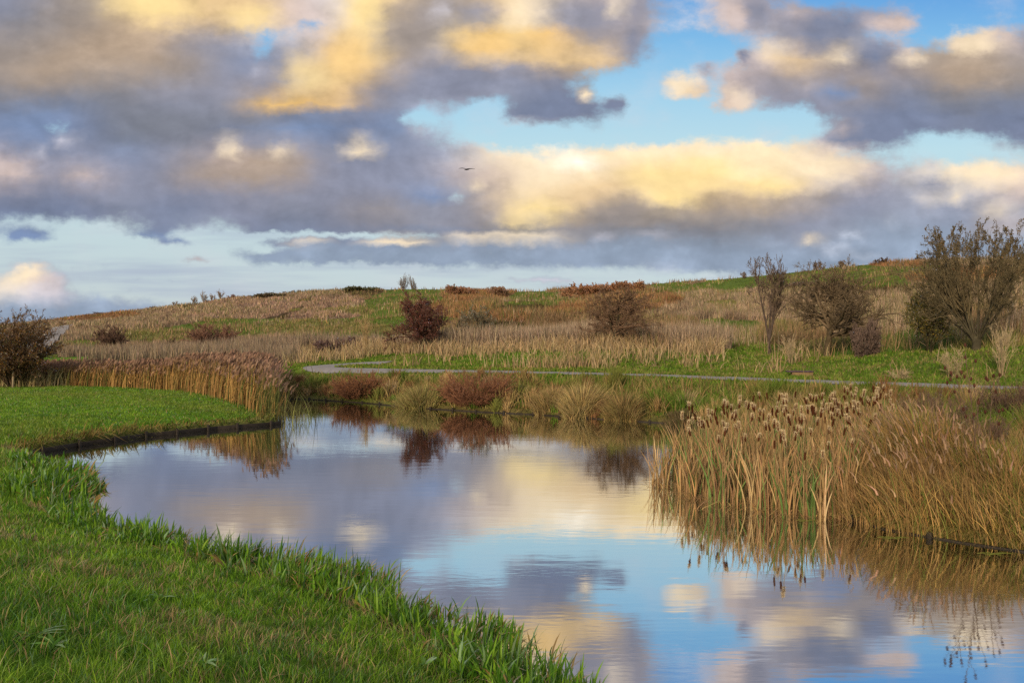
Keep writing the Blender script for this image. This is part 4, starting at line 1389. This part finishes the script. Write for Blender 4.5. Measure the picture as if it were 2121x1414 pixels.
woody('hawthorn_tree', 33, 1713, 46, 236, 545, 'bare spreading hawthorn with thick short trunk beside the path, below the grassy summit', 'tree', stems=1, trunk=.27, spread=.05,
      m=(48, 7, 6, 5), ang=(1.2, .75, .7, .7), ratio=(.85, .5, .48, .42), trop=(0, .035, .02, .0), tint=(.08, .06, .035), twig=(.125, .092, .058), leaves=260, lsize=.045,
      ltint=((.30, .22, .04), (.2, .12, .04)), r0=.042, lev=5, wig=.15, dome=.75)
woody('young_tree', 4, 1593, 49, 84, 530, 'slender upright bare tree left of the spreading hawthorn, dark little leaves at its tip', 'tree', stems=4, trunk=.22, spread=.28, bole=.30, rbole=.014, basew=.01,
      m=(16, 6, 5, 3), ang=(.5, .5, .5, .5), ratio=(.42, .45, .5, .4), trop=(0, .08, .06, .03), tint=(.08, .06, .05), twig=(.11, .08, .06), leaves=700, lsize=.05,
      ltint=((.09, .065, .04),), leaftop=.45, r0=.012, lev=4)
woody('hawthorn_tree', 35, 1272, 56, 175, 596, 'bare grey-brown tree in the middle of the hill foot, under the russet brow', 'tree', stems=2, trunk=.18, spread=.1,
      m=(30, 7, 5, 5), ang=(1.05, .7, .65, .6), ratio=(.68, .5, .5, .45), trop=(0, .05, .03, .01), tint=(.075, .06, .04), twig=(.15, .095, .062), r0=.026, lev=5, wig=.14, dome=.65)
woody('hawthorn_tree', 6, 875, 63, 130, 606, 'dark red berried hawthorn standing left of centre', 'tree', stems=2, trunk=.16, spread=.12,
      m=(28, 7, 5, 5), ang=(1.0, .65, .6, .6), ratio=(.66, .5, .5, .45), trop=(0, .05, .03, .0), tint=(.06, .05, .035), twig=(.115, .06, .045), leaves=6500, lsize=.06,
      ltint=((.15, .035, .028), (.19, .05, .035), (.12, .045, .03)), r0=.024, lev=5, lname='berries', wig=.13, dome=.65)
woody('thin_tree', 7, 762, 66, 46, 650, 'thin pale leafless sapling left of the red hawthorn', 'tree', stems=3, spread=.12, trunk=.15,
      m=(9, 5, 4), ang=(.5, .5, .5), ratio=(.5, .45, .4), trop=(0, .05, .04, 0), tint=(.36, .26, .13), twig=(.33, .24, .12), r0=.009, lev=3)
woody('willow_tree', 8, 985, 66, 90, 634, 'greyish willow with silvery leaf tufts right of the red hawthorn', 'tree', stems=6, spread=.4, trunk=.1,
      m=(8, 6, 6), ang=(.6, .55, .5), ratio=(.55, .5, .45), trop=(0, .04, .03, 0), tint=(.09, .08, .05), twig=(.14, .11, .07), leaves=2600, lsize=.06,
      ltint=((.27, .26, .19), (.16, .17, .09), (.12, .12, .06)), r0=.012)
woody('autumn_bush', 9, 22, 46, 195, 650, 'large bush with rust and olive autumn leaves at the left edge behind the lawn', 'bush', stems=16, spread=.6, trunk=.08,
      m=(8, 7, 6, 4), ang=(.5, .5, .5, .5), ratio=(.6, .5, .45, .4), trop=(0, .05, .03, .0), tint=(.06, .045, .03), twig=(.10, .065, .042), leaves=17000, lsize=.05,
      ltint=((.17, .085, .035), (.24, .11, .03), (.11, .10, .03), (.13, .07, .04), (.30, .17, .03)), r0=.012)
woody('dark_bush', 10, 228, 92, 70, 672, 'round dark twiggy bush at the left foot of the hill', 'bush', stems=10, spread=.55, trunk=.06, m=(8, 7, 6), ang=(.55, .5, .5),
      ratio=(.6, .5, .45), trop=(0, .04, .02, 0), tint=(.06, .045, .04), twig=(.13, .08, .06), r0=.01, rtwig=.018)
woody('brown_bush', 11, 440, 86, 110, 670, 'broad reddish brown leafless bush behind the reed bed', 'bush', stems=14, spread=.8, trunk=.05, m=(8, 8, 6), ang=(.55, .5, .5),
      ratio=(.6, .5, .45), trop=(0, .03, .02, 0), tint=(.09, .06, .045), twig=(.18, .10, .07), r0=.01, rtwig=.017)
woody('brown_bush', 12, 350, 89, 44, 700, 'small low brown shrub between the dark bush and the broad brown bush', 'bush', stems=9, spread=.7, trunk=.05, m=(7, 6, 5), ang=(.55, .5, .5),
      ratio=(.6, .5, .45), trop=(0, .03, .02, 0), twig=(.13, .09, .055), r0=.01, rtwig=.025)
woody('bare_tree', 13, 833, 292, 30, 566, 'taller of two bare little trees together on the skyline', 'tree', 'pair of bare trees on the hilltop', stems=7, spread=.8, trunk=.1, m=(8, 5, 4), ang=(.45, .45, .4),
      ratio=(.55, .45, .45), trop=(0, .06, .05, 0), twig=(.16, .125, .10), r0=.012, rtwig=.02)
woody('bare_tree', 14, 857, 292, 26, 569, 'right-hand, shorter of two bare little trees together on the skyline', 'tree', 'pair of bare trees on the hilltop', stems=7, spread=.8, trunk=.1, m=(8, 5, 4), ang=(.45, .45, .4),
      ratio=(.55, .45, .45), trop=(0, .06, .05, 0), twig=(.17, .135, .11), r0=.012, rtwig=.02)
SK = [(362, 622, 18, 'round'), (404, 612, 16, 'small'), (422, 602, 18, 'taller'), (440, 607, 15, 'middle'), (459, 598, 18, 'topmost'), (478, 608, 20, 'low')]
SKL = ['lone rounded shrub on the skyline, farthest left of the hilltop shrubs', 'leftmost shrub of the skyline row, low and round', 'second shrub from the left in the skyline row, taller',
       'shrub in the dip between the two tall ones of the skyline row', 'highest standing shrub of the skyline row', 'low reddish shrub ending the skyline row on the right']
for i, ((px, top, wd, _), lab) in enumerate(zip(SK, SKL)):
    D = float(np.interp(px, PXS, DR)) - 6
    woody('hill_shrub', 20 + i, px, D, wd, top, lab, 'shrub', 'shrubs along the left skyline', stems=7, spread=.8, trunk=.1, m=(7, 4, 4), ang=(.55, .5, .5), ratio=(.55, .45, .45),
          trop=(0, .04, .03, 0), twig=(.21, .15, .095) if i < 5 else (.18, .09, .06), r0=.012, rtwig=.028)
R2 = [(205, 645, 26, 'dark low shrub on the far left brow'), (315, 634, 20, 'flat dark bush on the brow left of the lone rounded shrub'), (606, 600, 16, 'bare forked shrub beside the hilltop bench'),
      (620, 599, 12, 'smaller bare shrub right of the forked one'), (1540, 562, 14, 'tiny dark sapling on the green brow left of the slender tree'), (1695, 538, 22, 'twiggy bush on the skyline behind the spreading hawthorn'),
      (1742, 538, 18, 'small twiggy bush on the skyline right of the hawthorn top'), (1828, 532, 34, 'flat bush on the skyline left of the sitting person'), (1160, 596, 10, 'tiny twig cluster on the central skyline'),
      (2118, 524, 26, 'bare bush on the skyline at the right edge')]
for i, (px, top, wd, lab) in enumerate(R2):
    D = float(np.interp(px, PXS, DR)) - 3
    woody('hill_shrub', 40 + i, px, D, wd, top, lab, 'shrub', None, stems=6, spread=.8, trunk=.1, m=(7, 6, 5), ang=(.6, .5, .5), ratio=(.55, .45, .45),
          trop=(0, .03, .03, 0), twig=(.12, .085, .065), r0=.012, rtwig=.03)
for i, (px, D, wd, top, lab, tw) in enumerate([
        (1795, 43, 56, 665, 'dark scrubby thorn bush between the hawthorn and the yellow-green tree', (.085, .06, .05)),
        (1660, 150, 76, 583, 'purplish brown thicket on the slope behind the slender tree', (.10, .07, .055)),
        (1720, 130, 70, 590, 'reddish brown thicket behind the hawthorn crown', (.12, .07, .05)),
        (1860, 140, 60, 588, 'dark thicket on the slope right of the hawthorn', (.10, .065, .045)),
        (700, 69, 90, 700, 'dark low bramble thicket left of the thin pale sapling', (.08, .05, .045)),
        (1340, 150, 90, 612, 'russet thicket under the right end of the central brow', (.16, .09, .055)),
        (1220, 190, 110, 588, 'wide russet thicket crowning the central brow', (.20, .105, .06)),
        (1300, 185, 80, 583, 'russet thicket at the very top of the central brow', (.21, .11, .06)),
        (955, 225, 70, 592, 'red-brown thicket on the skyline above the red hawthorn', (.19, .10, .06)),
        (1030, 222, 40, 594, 'small red-brown thicket on the skyline next to the wider one', (.19, .11, .07)),
        (1085, 150, 110, 635, 'dark bramble bank in the middle of the slope', (.075, .055, .035)),
        (750, 285, 76, 594, 'dark green bramble mound rounded on the left skyline', (.085, .08, .04)),
        (560, 300, 60, 607, 'flat dark bramble strip below the hilltop bench', (.09, .07, .04)),
        (2070, 80, 120, 600, 'russet thicket on the slope behind the largest bushy tree', (.17, .10, .06)),
        (130, 96, 80, 715, 'low dark scrub beside the pale track', (.075, .055, .04))]):
    tw = tuple(1.45 * np.array(tw))
    woody('thicket', 60 + i, px, D, wd, top, lab, 'thicket', None, stems=34, basew=.9 if wd > 60 else .25, slen=.4, spread=.9, trunk=.04, m=(8, 7, 5), ang=(.6, .5, .5), ratio=(.55, .45, .45),
          trop=(0, .03, .03, 0), tint=tw, twig=tw, r0=.012, rtwig=.00028 * D, leaves=1800, lsize=.0011 * D, ltint=(tw, tuple(1.3 * np.array(tw)), (tw[0] * .8, tw[1] * 1.1, tw[2] * .7)))
# rust coloured docks and bleached tussocks on the far bank
for i, (px, py, wd, top, lab, tw, tn) in enumerate([
        (985, 836, 150, 770, 'biggest rust-red clump of dead dock on the far bank', (.17, .080, .045), (.15, .065, .04)),
        (742, 822, 110, 773, 'rust-red clump of dead dock on the far bank, left of the biggest', (.18, .085, .045), (.16, .075, .04))]):
    x, D = at(px, py)
    woody('dock_clump', 80 + i, px, D, wd, top, lab, 'clump', None, stems=190, basew=.55, slen=.25, spread=1.0, trunk=.1, m=(7, 4), ang=(.4, .4), ratio=(.4, .35),
          trop=(-.01, .03, .02, 0), tint=tn, twig=tw, r0=.005, lev=3, rtwig=.00018 * D, leaves=3600, lsize=.022, ltint=(tw, tuple(1.35 * np.array(tw)), (.13, .10, .05)), leaftop=.05)
for i, (px, py, wd, top, lab, c1, c2) in enumerate([
        (1205, 856, 110, 785, 'brightest bleached grass tussock on the far bank edge', (.46, .33, .15), (.26, .21, .08)),
        (1145, 846, 90, 795, 'duller tan tussock between the big rust clump and the bleached one', (.38, .26, .12), (.26, .20, .08)),
        (870, 840, 110, 788, 'wide tan tussock between the two rust clumps', (.34, .25, .11), (.20, .20, .06)),
        (1290, 866, 90, 806, 'brown tussock right of the bleached one', (.30, .20, .09), (.20, .17, .06)),
        (1420, 872, 130, 846, 'dark mossy hummock beside the bulrushes on the far bank', (.15, .10, .06), (.11, .10, .04))]):
    x, D = at(px, py)
    x0, y0, z0 = at_d(px, D)
    R_ = wd * D / F * .5; hh_ = (CY - top) * D / F + H - z0
    r = np.random.default_rng(300 + i); n = 2600
    a_ = r.uniform(0, 6.28, n); q = np.sqrt(r.random(n)) * .55
    R_ = R_ * (1 + .35 * np.sin(a_ * 2 + i) + .25 * np.sin(a_ * 5 + 2 * i))
    bx, by = np.cos(a_) * q * R_, np.sin(a_) * q * R_
    bz = ground_z(x0 + bx, y0 + by) - z0
    V, T, C = blades(np.stack([bx, by, bz - .03], 1), hh_ * r.uniform(.35, 1.2, n) * (1.1 - .5 * q), np.full(n, .0010 * D) * r.uniform(.6, 1.3, n), .15 + q * r.uniform(.5, 1.5, n),
                     jitter(mixv(c1, c2, r.random(n)), n, .2, r), 3, azim=a_ + r.normal(0, .5, n), droop=.45, r=r)
    o = mesh_from('grass_tussock', V, T, M_DRY, C, None, False, (x0, y0, z0)); tag(o, lab, 'tussock')
# right bank scrub, close
for i, (px, D, wd, top, lab) in enumerate([(1960, 22, 130, 815, 'dark leafless bramble tangle behind the golden grass'), (2095, 24, 120, 778, 'dark twiggy scrub at the right edge beside the path'),
                                          (1900, 25, 80, 812, 'low brown twiggy scrub next to the cattails'),
                                          (2030, 18.5, 170, 862, 'brown leafless scrub in the rough grass below the teasels'), (1890, 20.5, 120, 850, 'dark brown twigs tangled into the tops of the golden grass')]):
    woody('scrub', 95 + i, px, D, wd, top, lab, 'bush', None, stems=34, basew=.7, slen=.4, spread=.8, trunk=.05, m=(7, 6, 5), ang=(.6, .5, .5), ratio=(.5, .45, .45),
          trop=(0, .02, .02, 0), tint=(.09, .06, .045), twig=(.115, .075, .055), r0=.006, rtwig=.0026, leaves=900, lsize=.02, ltint=((.13, .08, .05), (.10, .12, .04)))
# bleached hogweed-like skeletons in the straw
for i, (px, D, wd, top, lab) in enumerate([(1978, 34, 70, 715, 'bleached branching weed skeleton in front of the yellow-green tree'), (2075, 33, 60, 668, 'tall bleached branching weed right of the big tree trunk'),
                                          (1860, 34, 66, 762, 'low straw-coloured weed spray beside the path'), (1640, 43, 60, 690, 'group of pale upright dead stems left of the hawthorn trunk')]):
    woody('dead_weed', 110 + i, px, D, wd, top, lab, 'dead plant', None, stems=12, spread=.45, trunk=.25, m=(6, 5, 3), ang=(.5, .5, .5), ratio=(.4, .4, .4),
          trop=(0, .04, .03, 0), tint=(.36, .27, .16), twig=(.30, .23, .14), r0=.006, rtwig=.005, lev=3)


# ------------------------------------------------------------------ teasels
def build_teasels():
    spec = [(2022, 845, 742), (2002, 850, 782), (2046, 842, 780), (2032, 858, 800)]
    r = np.random.default_rng(77)
    labs = ['tallest dark teasel with the most seed heads, by the path at right', 'low teasel left of the tallest one', 'teasel with three close heads, right of the tallest', 'short teasel in front of the tallest one']
    for i, (px, py, top) in enumerate(spec):
        D = 14.2 + i * .25
        x, y, z = at_d(px, D)
        hgt = (CY - top) * D / F + H - z
        t = root('teasel', (x, y, z), labs[i], 'teasel', 'teasels by the path')
        st = np.zeros((1, 3)); P, Rr = grow(r, st, np.array([[0, 0, 1.]]), np.array([hgt]), np.array([.009]), 6, .03, 0, .5)
        nb = (13, 5, 4, 4)[i]
        pos, nd, ln, rd = kids(r, P, Rr, np.array([hgt]), nb, .55, .28, .35, .7)
        P2, R2_ = grow(r, pos, nd, ln, np.full(nb, .005), 3, .05, .10, .7)
        ps = []
        for PP, RR in ((P, Rr), (P2, R2_)):
            v, tt = tubes(PP, RR, 5); ps.append((v, tt, paint(v, (.13, .085, .06))))
        V, T, C = join(ps)
        mesh_from('stem', V, T, M_BARK, C, t, True)
        tips = [P[0, -1]] + [p[-1] for p in P2]
        for q in tips:
            V, T = lathe([(.004, -.005), (.016, .006), (.022, .025), (.019, .05), (.008, .066)], 8)
            C = paint(V, (.075, .032, .022))
            n = 90; zz = r.uniform(.0, .066, n); a = r.uniform(0, 6.28, n)
            b = np.stack([np.cos(a) * .014, np.sin(a) * .014, zz], 1)
            bv = blades(b, np.full(n, .016), np.full(n, .004), np.full(n, 1.3), paint(b, (.10, .045, .03)), 1, azim=a, r=r)
            V, T, C = join([(V, T, C), bv])
            mesh_from('seed_head', V + q, T, M_BARK, C, t, False)


build_teasels()


# ------------------------------------------------------------------ boxes for built things
def box(cx, cy, cz, sx, sy, sz, bev=.01, rz=0):
    """bevelled block as V, T (chamfered vertical and horizontal edges)"""
    import bmesh
    bm = bmesh.new()
    bmesh.ops.create_cube(bm, size=1)
    bmesh.ops.scale(bm, vec=(sx, sy, sz), verts=bm.verts)
    if bev:
        bmesh.ops.bevel(bm, geom=bm.edges[:], offset=bev, segments=1, affect='EDGES')
    bmesh.ops.triangulate(bm, faces=bm.faces[:])
    V = np.array([v.co[:] for v in bm.verts]); T = np.array([[v.index for v in f.verts] for f in bm.faces])
    bm.free()
    c, s = math.cos(rz), math.sin(rz)
    V = np.stack([V[:, 0] * c - V[:, 1] * s + cx, V[:, 0] * s + V[:, 1] * c + cy, V[:, 2] + cz], 1)
    return V, T


def joinvt(ps):
    V, T, o = [], [], 0
    for v, t in ps:
        V.append(v); T.append(t + o); o += len(v)
    return np.vstack(V), np.vstack(T)


def edging(name, pts, step, top, label, board=.16):
    """timber revetment: boards between driven posts"""
    P = np.array(pts, float)
    t = root(name, (P[0, 0], P[0, 1], 0), label, 'bank edging')
    o = np.array([P[0, 0], P[0, 1], 0])
    bs = []
    seglen = np.hypot(*(P[1:] - P[:-1]).T)
    cum = np.concatenate([[0], np.cumsum(seglen)])
    r = np.random.default_rng(5)
    for i in range(len(P) - 1):
        d = P[i + 1] - P[i]; a = math.atan2(d[1], d[0]); mid = (P[i] + P[i + 1]) / 2
        for k in range(2):
            hh = board
            bs.append(box(mid[0] - o[0], mid[1] - o[1], top - .08 - k * (board + .012), seglen[i] + .02, .045, hh, .006, a + r.normal(0, .004)))
    V, T = joinvt(bs)
    mesh_from('boards', V, T, M_WOOD, None, t)
    s = .3
    while s < cum[-1]:
        i = min(np.searchsorted(cum, s) - 1, len(P) - 2); f = (s - cum[i]) / seglen[i]
        p = P[i] * (1 - f) + P[i + 1] * f; d = (P[i + 1] - P[i]) / seglen[i]
        nrm = np.array([d[1], -d[0]]) * .055
        q = p + nrm
        V, T = box(q[0] - o[0], q[1] - o[1], top - .25 + r.uniform(-.02, .03), .09, .07, .62, .012, math.atan2(d[1], d[0]))
        mesh_from('post', V, T, M_WOOD, None, t)
        s += step * r.uniform(.9, 1.1)
    return t


off = lambda pts, dx, dy: [(x + dx, y + dy) for x, y in pts]
edging('timber_edging', off([(-13.65, 22.65), (-13.2, 24.4), (-12.3, 26.7), (-10.7, 28.9), (-9.1, 30.5), (-8.95, 30.9), (-9.25, 31.7)], .03, -.02), 1.25, .13, 'low dark timber edging with posts round the green spit')
edging('timber_edging', [(-12.6, 44.45), (-11.2, 43.95), (-7.8, 41.55), (-4.35, 38.15), (-1.3, 36.05), (.84, 34.95), (3.77, 32.75), (6.04, 31.15), (7.0, 30.15), (8.1, 28.9)], 1.4, .06, 'long dark timber edging under the far bank grass', .12)
edging('timber_edging', [(6.05, 14.6), (6.35, 13.57), (7.15, 12.67), (7.85, 12.07), (9.95, 10.57), (13.9, 8)], 1.6, .04, 'dark timber edging under the golden grass of the right bank', .13)

# small built things
V, T = lathe([(.065, -.2), (.062, .55), (.058, .98), (.045, 1.0)], 10)
x, y, z = at_d(27, 45.2)
po = mesh_from('fence_post', V, T, M_PALEWOOD, None, None, True, (x, y, z)); po.rotation_euler = (.03, .04, 0)
tag(po, 'short pale wooden post in the dry grass before the autumn bush', 'post')

bx_, bd_ = at(1656, 779)
x, y, z = at_d(1656, bd_)
t = root('stone_bench', (x, y, z), 'low box seat with dark top plank in the grass beyond the path', 'bench', rz=-.12)
V, T = box(.1, 0, .10, .95, .42, .24, .015); mesh_from('base', V, T, solid_mat('tan_concrete', (.17, .11, .055), (.24, .16, .08), 8), None, t)
V, T = box(0, 0, .255, 1.2, .5, .07, .01); mesh_from('seat', V, T, solid_mat('dark_plank', (.055, .035, .04), (.11, .08, .09), 10), None, t)

WHITE = solid_mat('worn_white', (.55, .55, .53), (.8, .8, .8), 6, .6)
x, y = on_flat(638, 823.5, 0.0)
t = root('wooden_plank', (x + .1, y - .2, .16), 'white topped plank sticking out from the far bank over the water', 'plank', rz=-.05)
V, T = box(0, 0, .05, .62, .22, .035, .006); mesh_from('top', V, T, WHITE, None, t)
V, T = box(.12, 0, .0, .82, .2, .06, .008); mesh_from('beam', V, T, solid_mat('rusty_wood', (.20, .08, .03), (.32, .15, .07), 9), None, t)
V, T = box(.3, .1, -.2, .08, .08, .5, .01); mesh_from('leg', V, T, M_WOOD, None, t)


def sprite_leaf(px, py, L_, lab, rz):
    x, y = on_flat(px, py, 0.0)
    n = 3
    b = np.array([(0, 0, .012), (.05, .03, .012), (-.06, -.03, .012)])
    V = []; T = []
    for k in range(n):
        l = L_ * (1, .6, .5)[k]; w = .014
        ts = np.linspace(0, 1, 7)
        for q in ts:
            ww = w * math.sin(math.pi * min(max(q, .06), .94)) + .002
            zz = .012 + .012 * math.sin(q * 9 + k)
            V += [(b[k][0] + l * (q - .5), b[k][1] - ww + .02 * math.sin(3 * q + k), zz), (b[k][0] + l * (q - .5), b[k][1] + ww + .02 * math.sin(3 * q + k), zz + .006)]
        o0 = k * 14
        for i in range(6):
            T += [(o0 + 2 * i, o0 + 2 * i + 2, o0 + 2 * i + 3), (o0 + 2 * i, o0 + 2 * i + 3, o0 + 2 * i + 1)]
    V = np.array(V)
    o = mesh_from('floating_leaf', V, np.array(T), M_DRY, paint(V, (.16, .17, .035)), None, True, (x, y, 0)); o.rotation_euler = (0, 0, rz)
    tag(o, lab, 'floating leaves')


sprite_leaf(792, 1210, .24, 'loose yellow-green leaf strip floating off the near leafy bank', .05)
sprite_leaf(735, 1215, .26, 'dark floating leaf strip touching the near leaf tongue', .1)
sprite_leaf(1850, 1114, .5, 'thin green leaf strips floating under the right bank edging', -.1)
sprite_leaf(2060, 1147, .5, 'pale leaf strip floating at the right edge of the river', -.05)
sprite_leaf(1670, 1078, .35, 'leaf strip floating at the foot of the bulrushes', -.1)


# ------------------------------------------------------------------ people, benches, bird
def cloth(name, c):
    return solid_mat(name, tuple(.85 * np.array(c)), tuple(1.1 * np.array(c)), 12, .85, bump=.1)


def skinned(name, verts, edges, radii, mat, parent=None, rootv=0):
    me = bpy.data.meshes.new(name); me.from_pydata(verts, edges, [])
    o = bpy.data.objects.new(name, me); SC.collection.objects.link(o)
    md = o.modifiers.new('skin', 'SKIN'); md.use_smooth_shade = True
    for v, r in zip(me.skin_vertices[0].data, radii):
        v.radius = r if isinstance(r, tuple) else (r, r)
    me.skin_vertices[0].data[rootv].use_root = True
    sb = o.modifiers.new('sub', 'SUBSURF'); sb.levels = 1; sb.render_levels = 2
    me.materials.append(mat)
    if parent is not None: o.parent = parent
    return o


def person(px, D, pose, top_c, leg_c, label, face=0, sink=0.0, s=1.0, bare=False):
    x, y, z = at_d(px, D)
    t = root('person', (x, y, z - sink), label, 'person', rz=face)
    t.scale = (s, s, s)
    if pose == 'stand':
        V = [(0, 0, .95), (0, 0, 1.15), (0, 0, 1.42), (0, 0, 1.52), (0, -.01, 1.63), (0, 0, 1.72), (.19, 0, 1.40), (.24, -.03, 1.12), (.22, -.12, .90), (-.19, 0, 1.40), (-.25, .04, 1.12), (-.24, .0, .88),
             (.10, 0, .90), (.11, -.10, .50), (.11, -.05, .07), (.11, -.2, .04), (-.10, 0, .90), (-.10, .12, .50), (-.10, .24, .10), (-.10, .12, .05)]
        E = [(0, 1), (1, 2), (2, 3), (3, 4), (4, 5), (2, 6), (6, 7), (7, 8), (2, 9), (9, 10), (10, 11), (0, 12), (12, 13), (13, 14), (14, 15), (0, 16), (16, 17), (17, 18), (18, 19)]
        R = [(.17, .12), (.16, .12), (.18, .11), .055, .095, .07, .07, .05, .035, .07, .05, .035, .10, .065, .045, .04, .10, .065, .045, .04]
        coatV, coatE, coatR = [(0, 0, .80), (0, 0, 1.0), (0, 0, 1.2), (0, 0, 1.43), (.20, 0, 1.38), (.25, -.03, 1.12), (.225, -.1, .95), (-.20, 0, 1.38), (-.26, .04, 1.12), (-.245, .0, .93)], [(0, 1), (1, 2), (2, 3), (3, 4), (4, 5), (5, 6), (3, 7), (7, 8), (8, 9)], [(.21, .16), (.20, .15), (.19, .14), (.19, .13), .085, .065, .05, .085, .065, .05]
        head = (0, -.01, 1.64)
    else:
        V = [(0, 0, .48), (0, .03, .70), (0, .02, .98), (0, 0, 1.07), (0, -.02, 1.18), (0, 0, 1.27), (.19, .02, .95), (.24, -.08, .70), (.12, -.30, .60), (-.19, .02, .95), (-.24, -.08, .70), (-.12, -.30, .60),
             (.10, -.05, .50), (.11, -.47, .52), (.11, -.50, .07), (.11, -.63, .04), (-.10, -.05, .50), (-.11, -.47, .50), (-.11, -.46, .07), (-.11, -.59, .04)]
        E = [(0, 1), (1, 2), (2, 3), (3, 4), (4, 5), (2, 6), (6, 7), (7, 8), (2, 9), (9, 10), (10, 11), (0, 12), (12, 13), (13, 14), (14, 15), (0, 16), (16, 17), (17, 18), (18, 19)]
        R = [(.17, .13), (.16, .12), (.18, .11), .055, .095, .07, .07, .05, .035, .07, .05, .035, .095, .07, .045, .04, .095, .07, .045, .04]
        coatV, coatE, coatR = [(0, 0, .46), (0, .02, .72), (0, .02, .97), (.20, .02, .94), (.25, -.08, .70), (.14, -.27, .61), (-.20, .02, .94), (-.25, -.08, .70), (-.14, -.27, .61)], [(0, 1), (1, 2), (2, 3), (3, 4), (4, 5), (2, 6), (6, 7), (7, 8)], [(.20, .16), (.19, .15), (.19, .13), .085, .065, .05, .085, .065, .05]
        head = (0, -.02, 1.19)
    skin = cloth('skin', (.42, .25, .18))
    skinned('body', V, E, R, cloth('trousers', leg_c), t)
    skinned('coat', coatV, coatE, coatR, cloth('coat_cloth', top_c), t)
    V, T = lathe([(.02, -.12), (.06, -.10), (.082, -.04), (.088, .03), (.075, .09), (.03, .125)], 10)
    V = V * np.array([.92, 1.05, 1]) + np.array(head); V[:, 1] -= .01
    hd = mesh_from('head', V, T, skin, None, t, True)
    V, T = lathe([(.095, -.02), (.1, .04), (.085, .10), (.03, .14)], 10); V = V + np.array(head) + np.array([0, .015, 0])
    mesh_from('hair', V, T, cloth('hair', (.03, .02, .015)), None, hd, True)
    V, T = lathe([(.006, -.02), (.016, -.015), (.006, .02)], 6); V = V + np.array(head) + np.array([0, -.10, -.01])
    mesh_from('nose', V, T, skin, None, hd, True)
    return t


D1 = float(np.interp(695, PXS, DR)) - 1
person(694.5, D1, 'stand', (.62, .42, .20), (.03, .03, .04), 'walker in a sandy yellow coat on the left skyline', .9, .55)
person(728.5, D1 + 1, 'stand', (.03, .03, .035), (.03, .03, .04), 'walker in dark clothes half hidden behind the bramble mound', -.6, .80)
D2 = float(np.interp(1900, PXS, DR)) - 2
person(1900.5, D2, 'sit', (.012, .014, .028), (.02, .03, .06), 'person in dark blue sitting on the bench at the hill summit', -1.45, -.05)


def bench(px, D, label, rz, s=1.0, dz=.0):
    x, y, z = at_d(px, D)
    t = root('bench', (x, y, z + dz), label, 'bench', rz=rz)
    V, T = box(0, 0, .44, 1.6, .42, .06, .01); mesh_from('seat', V, T, M_WOOD, None, t)
    V, T = box(0, .24, .72, 1.6, .05, .28, .01); mesh_from('backrest', V, T, M_WOOD, None, t)
    for sx in (-.65, .65):
        V, T = box(sx, .02, .2, .07, .38, .44, .01); mesh_from('leg', V, T, M_WOOD, None, t)
    t.scale = (s, s, s)


bench(1903, D2, 'wooden bench carrying the sitting person at the summit', -1.45 + math.pi / 2 * 0 + 1.2, 1.0, -.03)
bench(589, float(np.interp(589, PXS, DR)) - 1, 'empty dark bench on the left skyline', .05, .95, .1)
x, y, z = at_d(1914.5, D2 + 1)
V, T = box(0, 0, .3, .12, .12, .8, .02); po = mesh_from('marker_post', V, T, M_WOOD, None, None, False, (x, y, z)); tag(po, 'stubby dark post right of the summit bench', 'post')


def build_bird():
    D = 52.0
    x = (967 - CX) / F * D; z = H + (CY - 350) / F * D
    dark = cloth('plumage', (.008, .008, .01))
    t = root('bird', (x, D, z), 'dark bird gliding with spread wings in front of the clouds', 'bird')
    body = [(-.20, 0, -.02), (-.12, 0, -.01), (0, 0, 0), (.12, 0, .0), (.19, 0, .01), (.25, 0, .012)]
    V = list(body); E = [(i, i + 1) for i in range(5)]
    R = [(.03, .012), (.035, .03), (.055, .055), (.05, .05), (.03, .03), .008]
    b = skinned('body', V, E, R, dark, t, 2)
    b.rotation_euler = (0, 0, -.5)
    # wings: cambered, tapered plates with real thickness
    def wing(side):
        st = [(0, .16, .00, .03), (.16, .18, .055, .03), (.32, .15, .06, -.01), (.46, .08, .03 if side < 0 else .045, -.03), (.54, .02, .0 if side < 0 else .055, -.04)]
        V, T = [], []
        for s_, c_, zz, sw in st:
            for q, th in ((-.5, .004), (0, .014), (.5, .004)):
                V += [(side * s_, sw + q * c_, zz + th), (side * s_, sw + q * c_, zz - th * .4)]
        for i in range(len(st) - 1):
            a = i * 6; bq = a + 6
            for (p, q) in ((0, 2), (2, 4)):
                T += [(a + p, a + q, bq + q), (a + p, bq + q, bq + p), (a + p + 1, bq + q + 1, a + q + 1), (a + p + 1, bq + p + 1, bq + q + 1)]
            for p in (0, 4):
                T += [(a + p, bq + p, bq + p + 1), (a + p, bq + p + 1, a + p + 1)]
        V = np.array(V, float)
        w = mesh_from('wing', V, np.array(T), dark, None, t, True)
        w.rotation_euler = (0, .10 * 1, -.15)
    wing(-1); wing(1)


build_bird()
